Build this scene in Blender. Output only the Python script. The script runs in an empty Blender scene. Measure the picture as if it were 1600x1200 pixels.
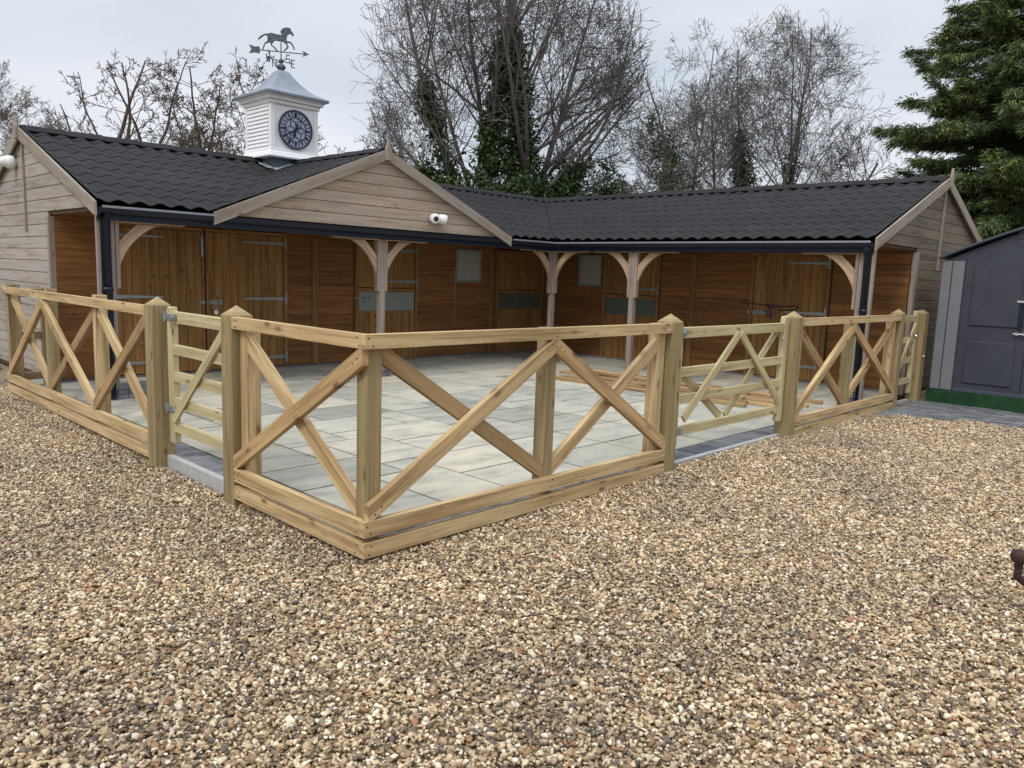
import bpy, bmesh, math, random
import numpy as np
from mathutils import Vector, Matrix
random.seed(7)
S = bpy.context.scene
COL = S.collection
pi = math.pi
# ------------------------------------------------------------------ camera
cam = bpy.data.cameras.new('camera'); camo = bpy.data.objects.new('camera', cam); COL.objects.link(camo)
cam.sensor_width = 36; cam.lens = 27.195; cam.clip_start = .05; cam.clip_end = 3000
def set_cam(yaw, pitch, roll, loc):
    f = Vector((math.cos(pitch)*math.cos(yaw), math.cos(pitch)*math.sin(yaw), math.sin(pitch)))
    r = Vector((math.sin(yaw), -math.cos(yaw), 0)); u = r.cross(f)
    c, s = math.cos(roll), math.sin(roll)
    r2 = c*r+s*u; u2 = -s*r+c*u
    m = Matrix((r2, u2, -f)).transposed().to_4x4(); m.translation = loc
    camo.matrix_world = m
set_cam(.7674, -.1403, .0348, (-2.3082, -3.2764, 1.5287))
S.camera = camo
# ------------------------------------------------------------------ sky, sun, exposure
SUN_EL, SUN_AZ = math.radians(48), math.radians(195)      # direction TO the sun, azimuth from +X
w = bpy.data.worlds.new('World'); S.world = w; w.use_nodes = True
nt = w.node_tree; nt.nodes.clear()
def N(t, ty, **k):
    n = t.nodes.new(ty)
    for a, b in k.items(): setattr(n, a, b)
    return n
out = N(nt, 'ShaderNodeOutputWorld'); bg = N(nt, 'ShaderNodeBackground'); bg2 = N(nt, 'ShaderNodeBackground'); mx = N(nt, 'ShaderNodeMixShader')
sky = N(nt, 'ShaderNodeTexSky', sky_type='NISHITA'); sky.sun_disc = False
sky.sun_elevation = SUN_EL; sky.sun_rotation = math.radians(90)-SUN_AZ
nt.links.new(sky.outputs[0], bg.inputs[0]); bg.inputs[1].default_value = .1
tc = N(nt, 'ShaderNodeTexCoord'); mp = N(nt, 'ShaderNodeMapping'); mp.inputs['Scale'].default_value = (1.5, 1.5, 4.5)
nz = N(nt, 'ShaderNodeTexNoise'); nz.inputs['Scale'].default_value = 1.3; nz.inputs['Detail'].default_value = 5; nz.inputs['Roughness'].default_value = .45
rp = N(nt, 'ShaderNodeValToRGB')
rp.color_ramp.elements[0].position = .34; rp.color_ramp.elements[0].color = (.64, .71, .79, 1)
rp.color_ramp.elements[1].position = .60; rp.color_ramp.elements[1].color = (.89, .91, .98, 1)
nt.links.new(tc.outputs['Generated'], mp.inputs[0]); nt.links.new(mp.outputs[0], nz.inputs[0]); nt.links.new(nz.outputs[0], rp.inputs[0])
sep = N(nt, 'ShaderNodeSeparateXYZ'); nt.links.new(tc.outputs['Generated'], sep.inputs[0])
mr = N(nt, 'ShaderNodeMapRange'); mr.inputs[1].default_value = .40; mr.inputs[2].default_value = 1.; mr.inputs[3].default_value = 1.0; mr.inputs[4].default_value = 2.5
nt.links.new(sep.outputs[2], mr.inputs[0]); nt.links.new(mr.outputs[0], bg2.inputs[1]); nt.links.new(rp.outputs[0], bg2.inputs[0])
mx.inputs[0].default_value = .93
nt.links.new(bg.outputs[0], mx.inputs[1]); nt.links.new(bg2.outputs[0], mx.inputs[2]); nt.links.new(mx.outputs[0], out.inputs[0])
sl = bpy.data.lights.new('sun', 'SUN'); sl.energy = 1.5; sl.angle = math.radians(12); sl.color = (1, .95, .88)
so = bpy.data.objects.new('sun', sl); COL.objects.link(so)
sd = Vector((math.cos(SUN_EL)*math.cos(SUN_AZ), math.cos(SUN_EL)*math.sin(SUN_AZ), math.sin(SUN_EL)))
so.rotation_euler = sd.to_track_quat('Z', 'Y').to_euler()
S.view_settings.view_transform = 'Standard'; S.view_settings.look = 'None'; S.view_settings.gamma = 1; S.view_settings.exposure = 0
S.render.engine = 'CYCLES'; S.cycles.max_bounces = 6; S.cycles.diffuse_bounces = 4

# ------------------------------------------------------------------ materials
def mat(name):
    m = bpy.data.materials.new(name); m.use_nodes = True
    t = m.node_tree; b = t.nodes['Principled BSDF']; b.inputs['Specular IOR Level'].default_value = .3
    return m, t, b
def L(t, a, b): t.links.new(a, b)
def ramp(t, fac, stops, mode='LINEAR'):
    r = N(t, 'ShaderNodeValToRGB'); r.color_ramp.interpolation = mode
    e = r.color_ramp.elements
    while len(e) < len(stops): e.new(.5)
    for k, (p, c) in enumerate(stops): e[k].position = p; e[k].color = (*c, 1)
    if fac is not None: L(t, fac, r.inputs[0])
    return r.outputs[0]
def noise(t, vec, scale, detail=3, rough=.5):
    n = N(t, 'ShaderNodeTexNoise'); n.inputs['Scale'].default_value = scale; n.inputs['Detail'].default_value = detail; n.inputs['Roughness'].default_value = rough
    if vec is not None: L(t, vec, n.inputs['Vector'])
    return n.outputs[0]
def mapping(t, vec, scale=(1, 1, 1), loc=(0, 0, 0)):
    n = N(t, 'ShaderNodeMapping'); n.inputs['Scale'].default_value = scale; n.inputs['Location'].default_value = loc
    L(t, vec, n.inputs[0]); return n.outputs[0]
def mixc(t, fac, a, b, mode='MIX'):
    n = N(t, 'ShaderNodeMix', data_type='RGBA', blend_type=mode)
    for s, v in ((n.inputs[0], fac), (n.inputs[6], a), (n.inputs[7], b)):
        if isinstance(v, (int, float)): s.default_value = v
        elif isinstance(v, tuple): s.default_value = (*v, 1)
        else: L(t, v, s)
    return n.outputs[2]
def math_(t, op, a, b=None):
    n = N(t, 'ShaderNodeMath', operation=op)
    for s, v in ((n.inputs[0], a), (n.inputs[1], b)):
        if v is None: continue
        if isinstance(v, (int, float)): s.default_value = v
        else: L(t, v, s)
    return n.outputs[0]
def bump(t, b, h, strength=.3, dist=.01):
    n = N(t, 'ShaderNodeBump'); n.inputs['Strength'].default_value = strength; n.inputs['Distance'].default_value = dist
    L(t, h, n.inputs['Height']); L(t, n.outputs[0], b.inputs['Normal'])
def plain(name, col, rough=.5, metal=0, var=.12, nscale=8, bmp=.1):
    m, t, b = mat(name); g = N(t, 'ShaderNodeTexCoord').outputs['Object']
    n = noise(t, g, nscale, 5, .6)
    c = ramp(t, n, [(.3, tuple(x*(1-var) for x in col)), (.7, tuple(min(1, x*(1+var)) for x in col))])
    L(t, c, b.inputs['Base Color']); b.inputs['Roughness'].default_value = rough; b.inputs['Metallic'].default_value = metal
    if bmp: bump(t, b, noise(t, g, nscale*12, 3), bmp, .004)
    return m
def wood(name, dark, light, knot, rough=.75, knots=.11, weather=None, green=0, var=.35, wscale=1., wstr=.75):
    """grain runs along UV.x (metres)"""
    m, t, b = mat(name); uv = N(t, 'ShaderNodeUVMap').outputs[0]; geo = N(t, 'ShaderNodeNewGeometry')
    g1 = noise(t, mapping(t, uv, (2.2, 70, 1)), 1, 4, .65)
    g2 = noise(t, mapping(t, uv, (1.1, 17, 1)), 1, 3, .5)
    g = math_(t, 'ADD', math_(t, 'MULTIPLY', g1, .45), math_(t, 'MULTIPLY', g2, .55))
    c = ramp(t, g, [(.39, dark), (.565, light)])
    vo = N(t, 'ShaderNodeTexVoronoi'); vo.inputs['Scale'].default_value = 1
    L(t, mapping(t, uv, (3.6, 9., 1)), vo.inputs['Vector'])
    kf = ramp(t, vo.outputs['Distance'], [(knots*.75, (1, 1, 1)), (knots*1.0, (.55, .55, .55)), (knots*2.0, (.0, .0, .0))])
    c = mixc(t, math_(t, 'MULTIPLY', kf, .9), c, knot)
    v = ramp(t, geo.outputs['Random Per Island'], [(0, (1-var,)*3), (1, (1+var*.35,)*3)])
    c = mixc(t, 1., c, v, 'MULTIPLY')
    if weather:
        wn = noise(t, mapping(t, uv, (1.3*wscale, 5*wscale, 1)), 1, 4, .6)
        wf = ramp(t, wn, [(.38, (0, 0, 0)), (.62, (1, 1, 1))])
        c = mixc(t, math_(t, 'MULTIPLY', wf, wstr), c, weather)
    if green:
        gn = noise(t, mapping(t, uv, (.7, 10, 1), (5, 3, 0)), 1, 2)
        gf = ramp(t, gn, [(.42, (0, 0, 0)), (.62, (1, 1, 1))])
        c = mixc(t, math_(t, 'MULTIPLY', gf, green), c, (.20, .20, .085))
    L(t, c, b.inputs['Base Color']); b.inputs['Roughness'].default_value = rough
    bump(t, b, g1, .35, .003)
    return m
M = {}
M['pine'] = wood('new_pine', (.33, .21, .09), (.76, .57, .305), (.17, .07, .025), green=.10, weather=(.40, .25, .12), wstr=.4)
M['pine_dark'] = wood('tan_pine', (.28, .17, .075), (.48, .325, .16), (.13, .055, .02), green=.08)
M['post'] = wood('treated_post', (.22, .155, .07), (.47, .36, .19), (.13, .06, .022), green=.42, weather=(.27, .18, .09), wstr=.45)
M['gate'] = wood('gate_pine', (.42, .34, .165), (.68, .58, .34), (.22, .14, .06), green=.15)
M['clad'] = wood('weathered_cladding', (.25, .195, .155), (.42, .36, .30), (.16, .10, .07), weather=(.37, .35, .33), knots=.1, var=.25)
M['clad_warm'] = wood('gablet_cladding', (.30, .215, .15), (.46, .355, .26), (.16, .09, .05), weather=(.36, .315, .275), knots=.09, var=.2)
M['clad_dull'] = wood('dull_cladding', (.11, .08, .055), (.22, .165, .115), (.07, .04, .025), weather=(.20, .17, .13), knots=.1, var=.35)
M['barge'] = wood('barge_board_wood', (.21, .165, .125), (.33, .27, .21), (.12, .08, .05), weather=(.29, .265, .235), knots=.09, var=.15)
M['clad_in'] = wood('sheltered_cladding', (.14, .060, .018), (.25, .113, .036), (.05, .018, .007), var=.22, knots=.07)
M['clad_side'] = wood('sheltered_side_cladding', (.30, .135, .05), (.48, .26, .12), (.12, .045, .015), var=.3, knots=.07)
M['door'] = wood('stained_door_planks', (.18, .088, .028), (.31, .165, .055), (.05, .02, .006), var=.2, knots=.085)
M['frame_in'] = wood('door_frame_wood', (.17, .08, .028), (.27, .145, .058), (.07, .03, .012), var=.2)
M['canopy_post'] = wood('weathered_post', (.22, .165, .125), (.36, .285, .225), (.14, .08, .05), weather=(.30, .265, .24), var=.15)
M['brace'] = wood('brace_wood', (.34, .225, .135), (.54, .39, .26), (.22, .11, .05), var=.2, knots=.06)
M['lumber'] = wood('loose_lumber', (.36, .21, .10), (.60, .43, .24), (.18, .08, .03), var=.45)
M['black'] = plain('black_plastic', (.012, .016, .028), .35, 0, .1, 5, 0)
M['fascia'] = plain('navy_fascia', (.010, .017, .034), .45, 0, .15, 3, .05)
M['lip'] = plain('pale_flashing', (.24, .26, .30), .5, .3, .1, 6, 0)
M['galv'] = plain('galvanised_steel', (.27, .30, .30), .45, .6, .12, 20, .05)
M['plate'] = plain('kick_plate', (.25, .28, .27), .5, .3, .1, 5, 0)
M['platedk'] = plain('dull_plate', (.11, .13, .115), .5, .3, .1, 5, 0)
M['white'] = plain('white_paint', (.78, .78, .80), .5, 0, .04, 3, .03)
M['whitep'] = plain('white_plastic', (.78, .78, .77), .3, 0, .03, 5, 0)
M['lead'] = plain('lead_grey', (.23, .26, .31), .55, .1, .16, 5, .2)
M['leadd'] = plain('lead_apron', (.11, .14, .17), .5, .2, .25, 6, .2)
M['leadl'] = plain('light_lead_flashing', (.42, .46, .50), .5, .2, .2, 8, .2)
M['verd'] = plain('verdigris_metal', (.085, .115, .12), .55, .3, .4, 22, .2)
M['navy'] = plain('navy_tracery', (.012, .02, .05), .4, 0, .1, 8, 0)
M['dial'] = plain('dial_glass', (.36, .40, .50), .35, 0, .08, 8, 0)
M['notice'] = plain('frosted_pane', (.33, .34, .31), .4, 0, .06, 3, 0)
M['shed_dark'] = plain('shed_dark_plastic', (.046, .050, .066), .55, 0, .12, 4, .15)
M['shed_light'] = plain('shed_grey_plastic', (.17, .18, .19), .55, 0, .08, 4, .1)
M['shed_roof'] = plain('shed_roof_plastic', (.06, .07, .09), .5, 0, .1, 4, .1)
M['green'] = plain('green_base_paint', (.009, .048, .016), .6, 0, .4, 6, .2)
M['steel'] = plain('bright_steel', (.7, .7, .72), .25, 1, .05, 8, 0)
M['rust'] = plain('rusty_iron', (.055, .032, .028), .7, .3, .4, 30, .5)
M['concrete'] = plain('concrete_kerb', (.38, .38, .37), .85, 0, .12, 20, .3)
M['dark_soil'] = plain('dark_board_face', (.09, .055, .03), .8, 0, .3, 8, .2)
M['purple'] = plain('purple_ribbon', (.10, .02, .12), .6, 0, .3, 30, 0)
M['wire'] = plain('dark_wire', (.03, .012, .01), .6, .2, .2, 30, 0)

def m_roof():
    m, t, b = mat('dark_roof_tile'); g = N(t, 'ShaderNodeTexCoord').outputs['Object']
    n = noise(t, g, 2.2, 5, .6); n2 = noise(t, g, 60, 3, .7)
    c = ramp(t, n, [(.3, (.0055, .0053, .0062)), (.7, (.015, .0142, .016))])
    c = mixc(t, ramp(t, n2, [(.5, (0, 0, 0)), (.75, (.5, .5, .5))]), c, (.04, .039, .041))
    v = ramp(t, N(t, 'ShaderNodeNewGeometry').outputs['Random Per Island'], [(0, (.75,)*3), (1, (1.2,)*3)])
    c = mixc(t, 1., c, v, 'MULTIPLY')
    L(t, c, b.inputs['Base Color']); b.inputs['Roughness'].default_value = .8
    bump(t, b, n2, .4, .003); return m
M['roof'] = m_roof()
def m_slab():
    m, t, b = mat('sandstone_slab'); g = N(t, 'ShaderNodeTexCoord').outputs['Object']; r = N(t, 'ShaderNodeNewGeometry').outputs['Random Per Island']
    base = ramp(t, r, [(0, (.27, .27, .235)), (.25, (.43, .42, .36)), (.5, (.33, .33, .285)), (.75, (.49, .46, .38)), (1, (.38, .38, .33))])
    n = noise(t, mapping(t, g, (1, 2.2, 1)), 2.6, 6, .6)
    c = mixc(t, 1., base, ramp(t, n, [(.28, (.66, .67, .66)), (.5, (.96, .96, .95)), (.72, (1.14, 1.11, 1.04))]), 'MULTIPLY')
    n2 = noise(t, g, 14, 4, .6)
    c = mixc(t, ramp(t, n2, [(.58, (0, 0, 0)), (.8, (.35, .35, .35))]), c, (.33, .29, .23))
    L(t, c, b.inputs['Base Color']); b.inputs['Roughness'].default_value = .85; b.inputs['Specular IOR Level'].default_value = .15
    bump(t, b, noise(t, g, 22, 5), .35, .004); return m
M['slab'] = m_slab()
M['joint'] = plain('dark_joint', (.022, .021, .02), .9, 0, .2, 20, .1)
def m_paver():
    m, t, b = mat('block_paver'); g = N(t, 'ShaderNodeTexCoord').outputs['Object']; r = N(t, 'ShaderNodeNewGeometry').outputs['Random Per Island']
    c = ramp(t, r, [(0, (.085, .09, .10)), (.5, (.15, .155, .165)), (1, (.21, .21, .21))])
    c = mixc(t, 1., c, ramp(t, noise(t, g, 9, 5), [(.3, (.75,)*3), (.7, (1.2,)*3)]), 'MULTIPLY')
    L(t, c, b.inputs['Base Color']); b.inputs['Roughness'].default_value = .75
    bump(t, b, noise(t, g, 60, 3), .4, .003); return m
M['paver'] = m_paver()
STONES = [(0, (.66, .56, .40)), (.13, (.30, .215, .135)), (.24, (.46, .36, .235)), (.36, (.17, .13, .095)), (.43, (.55, .44, .29)),
          (.54, (.25, .205, .155)), (.62, (.38, .295, .20)), (.70, (.125, .108, .095)), (.76, (.74, .67, .54)), (.84, (.27, .185, .115)), (.91, (.34, .19, .105)), (.93, (.58, .48, .32)), (.965, (.82, .78, .69))]
def stone_tail(t, b, c, pos):
    big = noise(t, pos, .9, 4, .6)
    c = mixc(t, 1., c, ramp(t, big, [(.3, (.67, .65, .64)), (.5, (.95, .915, .87)), (.72, (1.18, 1.13, 1.03))]), 'MULTIPLY')
    return c
def m_stone():
    m, t, b = mat('gravel_stone'); geo = N(t, 'ShaderNodeNewGeometry'); r = geo.outputs['Random Per Island']
    c = ramp(t, r, STONES, 'CONSTANT')
    n = noise(t, geo.outputs['Position'], 95, 4, .6)
    c = mixc(t, 1., c, ramp(t, n, [(.3, (.72, .70, .68)), (.7, (1.22, 1.2, 1.16))]), 'MULTIPLY')
    c = stone_tail(t, b, c, geo.outputs['Position'])
    L(t, c, b.inputs['Base Color']); b.inputs['Roughness'].default_value = .6
    return m
M['stone'] = m_stone()
def m_ground():
    m, t, b = mat('gravel_bed'); geo = N(t, 'ShaderNodeNewGeometry'); pos = geo.outputs['Position']
    vo = N(t, 'ShaderNodeTexVoronoi'); vo.inputs['Scale'].default_value = 58; L(t, pos, vo.inputs['Vector'])
    sepc = N(t, 'ShaderNodeSeparateColor'); L(t, vo.outputs['Color'], sepc.inputs[0])
    c = ramp(t, sepc.outputs[0], STONES, 'CONSTANT')
    e = ramp(t, vo.outputs['Distance'], [(.2, (1, 1, 1)), (.75, (.35, .32, .28))])
    c = mixc(t, 1., c, e, 'MULTIPLY'); c = stone_tail(t, b, c, pos)
    L(t, c, b.inputs['Base Color']); b.inputs['Roughness'].default_value = .8
    bump(t, b, math_(t, 'SUBTRACT', 1., vo.outputs['Distance']), 1., .012); return m
M['ground'] = m_ground()
def m_grass():
    m, t, b = mat('rough_grass'); p_ = N(t, 'ShaderNodeNewGeometry').outputs['Position']
    c = ramp(t, noise(t, p_, 3, 6, .7), [(.3, (.07, .085, .025)), (.7, (.18, .17, .06))])
    L(t, c, b.inputs['Base Color']); b.inputs['Roughness'].default_value = .9; bump(t, b, noise(t, p_, 60, 4), .8, .03); return m
M['grass'] = m_grass()
def m_bark(name, a, c2):
    m, t, b = mat(name); g = N(t, 'ShaderNodeTexCoord').outputs['Object']
    c = ramp(t, noise(t, g, 4, 5, .7), [(.3, a), (.7, c2)])
    L(t, c, b.inputs['Base Color']); b.inputs['Roughness'].default_value = .9; return m
M['bark'] = m_bark('ash_bark', (.088, .080, .077), (.19, .173, .162))
M['bark2'] = m_bark('oak_bark', (.07, .052, .042), (.15, .115, .09))
M['bark3'] = m_bark('pale_twig_bark', (.09, .075, .05), (.20, .165, .11))
def m_leaf(name, cols, sc):
    m, t, b = mat(name); geo = N(t, 'ShaderNodeNewGeometry')
    c = ramp(t, geo.outputs['Random Per Island'], [(k/(len(cols)-1), q) for k, q in enumerate(cols)])
    c = mixc(t, 1., c, ramp(t, noise(t, geo.outputs['Position'], sc, 4, .6), [(.35, (.6, .65, .75)), (.65, (1.35, 1.25, .95))]), 'MULTIPLY')
    L(t, c, b.inputs['Base Color']); b.inputs['Roughness'].default_value = .6
    return m
M['ivy'] = m_leaf('ivy_leaf', [(.018, .042, .014), (.038, .072, .022), (.085, .125, .045)], 2.)
M['conifer'] = m_leaf('conifer_foliage', [(.026, .062, .038), (.048, .095, .042), (.10, .145, .048), (.24, .255, .07)], .55)
M['shrub'] = m_leaf('hedge_leaf', [(.04, .05, .015), (.09, .095, .03)], 2.)

# ------------------------------------------------------------------ object helpers
def tag(o, label=None, cat=None, group=None, kind=None):
    if label: o['label'] = label
    if cat: o['category'] = cat
    if group: o['group'] = group
    if kind: o['kind'] = kind
    return o
def thing(name, label, cat, loc=(0, 0, 0), group=None):
    o = bpy.data.objects.new(name, None); COL.objects.link(o); o.location = loc; o.empty_display_size = .2
    return tag(o, label, cat, group)
def parent(o, p):
    o.parent = p
    if p is not None:
        q = p; off = Vector((0, 0, 0))
        while q is not None: off += q.location; q = q.parent
        o.location = o.location - off
class MB:
    """collects shapes into one mesh; world coordinates, UV in metres with x along the grain"""
    def __init__(s): s.v = []; s.f = []; s.uv = []
    def add(s, vs, fs, uvs):
        b = len(s.v); s.v += [tuple(v) for v in vs]; s.f += [tuple(b+i for i in f) for f in fs]; s.uv += uvs
    def beam(s, p0, p1, w, h, up=(0, 0, 1), mitre=(0, 0)):
        """box from p0 to p1, w across (side), h along up; mitre shifts the ends along the beam at +up/-up"""
        p0 = Vector(p0); p1 = Vector(p1); d = (p1-p0); Ln = d.length; d.normalize()
        up = Vector(up); sd_ = d.cross(up); sd_.normalize(); up = sd_.cross(d)
        ou, ov = random.uniform(0, 50), random.uniform(0, 50)
        vs = []
        for e, p in enumerate((p0, p1)):
            for a, c in ((-1, -1), (1, -1), (1, 1), (-1, 1)):
                vs.append(p + sd_*a*w/2 + up*c*h/2 + d*mitre[e]*c)
        fs = [(0, 1, 2, 3), (7, 6, 5, 4), (0, 4, 5, 1), (1, 5, 6, 2), (2, 6, 7, 3), (3, 7, 4, 0)]
        uvs = []
        for k, f in enumerate(fs):
            if k < 2: uvs += [(ou+a*.02, ov+c) for a, c in ((0, 0), (w, 0), (w, h), (0, h))]
            else:
                ww = h if k in (3, 5) else w; o2 = ov+k*.31
                uvs += [(ou, o2), (ou+Ln, o2), (ou+Ln, o2+ww), (ou, o2+ww)]
        s.add(vs, fs, uvs); return s
    def box(s, x0, x1, y0, y1, z0, z1, ax=None):
        d = (x1-x0, y1-y0, z1-z0); k = max(range(3), key=lambda i: d[i]) if ax is None else 'xyz'.index(ax)
        c = ((x0+x1)/2, (y0+y1)/2, (z0+z1)/2)
        if k == 0: return s.beam((x0, c[1], c[2]), (x1, c[1], c[2]), d[1], d[2])
        if k == 1: return s.beam((c[0], y0, c[2]), (c[0], y1, c[2]), d[0], d[2])
        return s.beam((c[0], c[1], z0), (c[0], c[1], z1), d[0], d[1], up=(0, 1, 0))
    def prism(s, pts, nrm, th, grain=(1, 0, 0)):
        """polygon (3D points, planar) extruded by th along nrm"""
        nrm = Vector(nrm).normalized(); g = Vector(grain).normalized(); x = nrm.cross(g)
        n = len(pts); P0 = [Vector(p) for p in pts]; P1 = [p+nrm*th for p in P0]
        ou, ov = random.uniform(0, 50), random.uniform(0, 50)
        U = lambda p: (ou+p.dot(g), ov+p.dot(x)+.5*p.dot(nrm))
        area = sum((P0[i].cross(P0[(i+1) % n])).dot(nrm) for i in range(n))
        fr = list(range(n)); bk = list(range(n, 2*n))
        if area > 0: fs = [tuple(reversed(fr)), tuple(bk)] + [(i, (i+1) % n, n+(i+1) % n, n+i) for i in range(n)]
        else: fs = [tuple(fr), tuple(reversed(bk))] + [((i+1) % n, i, n+i, n+(i+1) % n) for i in range(n)]
        vs = P0+P1; uvs = [U(vs[i]) for f in fs for i in f]
        s.add(vs, fs, uvs); return s
    def tube(s, pts, rads, k=8, caps=True):
        pts = [Vector(p) for p in pts]; n = len(pts); vs = []; fs = []; uvs = []
        if isinstance(rads, (int, float)): rads = [rads]*n
        for i, p in enumerate(pts):
            d = (pts[min(i+1, n-1)]-pts[max(i-1, 0)]).normalized()
            a = d.cross(Vector((0, 0, 1)) if abs(d.z) < .95 else Vector((1, 0, 0))).normalized(); b = d.cross(a)
            for j in range(k):
                an = 2*pi*j/k; vs.append(p+(a*math.cos(an)+b*math.sin(an))*rads[i])
        for i in range(n-1):
            for j in range(k):
                fs.append((i*k+j, i*k+(j+1) % k, (i+1)*k+(j+1) % k, (i+1)*k+j)); uvs += [(i*.1, j*.02), (i*.1, j*.02+.02), (i*.1+.1, j*.02+.02), (i*.1+.1, j*.02)]
        if caps:
            fs.append(tuple(reversed(range(k)))); fs.append(tuple((n-1)*k+j for j in range(k))); uvs += [(0, 0)]*(2*k)
        s.add(vs, fs, uvs); return s
    def lathe(s, c, prof, k=16, axis=(0, 0, 1)):
        q = Vector(axis).to_track_quat('Z', 'Y'); vs = []; fs = []; uvs = []; n = len(prof); c = Vector(c)
        for (r, z) in prof:
            for j in range(k): vs.append(c+q @ Vector((r*math.cos(2*pi*j/k), r*math.sin(2*pi*j/k), z)))
        for i in range(n-1):
            for j in range(k): fs.append((i*k+j, i*k+(j+1) % k, (i+1)*k+(j+1) % k, (i+1)*k+j)); uvs += [(0, 0), (.02, 0), (.02, .02), (0, .02)]
        fs.append(tuple(reversed(range(k)))); fs.append(tuple((n-1)*k+j for j in range(k))); uvs += [(0, 0)]*(2*k)
        s.add(vs, fs, uvs); return s
    def build(s, name, m, par=None, bev=0, smooth=False, label=None):
        me = bpy.data.meshes.new(name); c = Vector((0, 0, 0))
        if par is None and s.v:
            a = np.array(s.v); c = Vector(((a[:, 0].min()+a[:, 0].max())/2, (a[:, 1].min()+a[:, 1].max())/2, a[:, 2].min()))
        me.from_pydata([tuple(Vector(v)-c) for v in s.v], [], s.f)
        u = me.uv_layers.new(name='UVMap'); u.data.foreach_set('uv', np.array(s.uv, dtype='f').ravel())
        me.materials.append(M[m]); me.update()
        if smooth: me.polygons.foreach_set('use_smooth', [True]*len(me.polygons))
        o = bpy.data.objects.new(name, me); COL.objects.link(o); o.location = c
        if par is not None: parent(o, par)
        if bev:
            b = o.modifiers.new('bevel', 'BEVEL'); b.width = bev; b.segments = 2; b.limit_method = 'ANGLE'; b.angle_limit = .6
        if label: o['label'] = label
        return o
def fastmesh(name, V, F, k, m, par=None, uv=None):
    """V (n,3), F (m,k) numpy -> object"""
    me = bpy.data.meshes.new(name); n = len(V); f = len(F)
    me.vertices.add(n); me.vertices.foreach_set('co', np.asarray(V, dtype='f').ravel())
    me.loops.add(f*k); me.loops.foreach_set('vertex_index', np.asarray(F, dtype='i').ravel())
    me.polygons.add(f); me.polygons.foreach_set('loop_start', np.arange(f, dtype='i')*k)
    me.update(calc_edges=True); me.materials.append(M[m])
    o = bpy.data.objects.new(name, me); COL.objects.link(o)
    if par is not None: parent(o, par)
    return o

# ------------------------------------------------------------------ ground
def gz(x, y):
    x = max(-20, min(20, x)); y = max(-20, min(20, y))
    a = math.exp(-((y-2.2)/1.9)**2) * (1/(1+math.exp((x-.05)*6))) * (1/(1+math.exp((-x-3.2)*1.5)))
    b = .035*(1/(1+math.exp(-(x-2.2)*1.6)))*math.exp(-((y+.2)/1.6)**2)
    u = .006*math.sin(x*1.7+y*.9+.6)+.005*math.sin(y*2.3-x*1.1)+.003*math.sin(x*4.1+1.)*math.sin(y*3.7)
    return -.022-.085*a+b+u*(1 if x < -.3 or y < -.3 else .3)
def grid(name, xs, ys, zf, m, kind='structure'):
    V = [(x, y, zf(x, y)) for y in ys for x in xs]; n = len(xs)
    F = [(j*n+i, j*n+i+1, (j+1)*n+i+1, (j+1)*n+i) for j in range(len(ys)-1) for i in range(n-1)]
    o = fastmesh(name, V, F, 4, m); o['kind'] = kind
    o.data.polygons.foreach_set('use_smooth', [True]*len(o.data.polygons)); return o
xs = sorted(set([-400, -100, -30, -14] + [round(-10+.25*i, 3) for i in range(100)] + [16, 25, 60, 150, 400]))
grid('ground', xs, xs, lambda x, y: gz(x, y)-.012, 'ground')
g = MB()
g.add([(-40, 9.3, .0), (.45, 9.3, .0), (.45, 60, .0), (-40, 60, .0), (.45, 13.2, .0), (300, 13.2, .0), (300, 300, 0), (.45, 300, 0), (15.5, -60, 0), (300, -60, 0), (300, 13.2, 0), (15.5, 13.2, 0)], [(0, 1, 2, 3), (4, 5, 6, 7), (8, 9, 10, 11)], [(0, 0)]*12)
g.build('grass_field', 'grass')['kind'] = 'structure'

# gravel: loose stones on the bed, one 'stuff' object
def ico():
    t = (1+5**.5)/2
    v = np.array([(-1, t, 0), (1, t, 0), (-1, -t, 0), (1, -t, 0), (0, -1, t), (0, 1, t), (0, -1, -t), (0, 1, -t), (t, 0, -1), (t, 0, 1), (-t, 0, -1), (-t, 0, 1)], float)
    f = [(0, 11, 5), (0, 5, 1), (0, 1, 7), (0, 7, 10), (0, 10, 11), (1, 5, 9), (5, 11, 4), (11, 10, 2), (10, 7, 6), (7, 1, 8), (3, 9, 4), (3, 4, 2), (3, 2, 6), (3, 6, 8), (3, 8, 9), (4, 9, 5), (2, 4, 11), (6, 2, 10), (8, 6, 7), (9, 8, 1)]
    v /= np.linalg.norm(v[0]); v = list(map(tuple, v)); cache = {}
    def mid(a, b):
        k = (min(a, b), max(a, b))
        if k not in cache:
            p = (np.array(v[a])+np.array(v[b])); p /= np.linalg.norm(p); cache[k] = len(v); v.append(tuple(p))
        return cache[k]
    nf = []
    for a, b, c in f:
        x, y, z = mid(a, b), mid(b, c), mid(c, a); nf += [(a, x, z), (b, y, x), (c, z, y), (x, y, z)]
    return np.array(v), np.array(nf)
IV, IF = ico()
rng = np.random.default_rng(3)
TILE = .3
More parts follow.
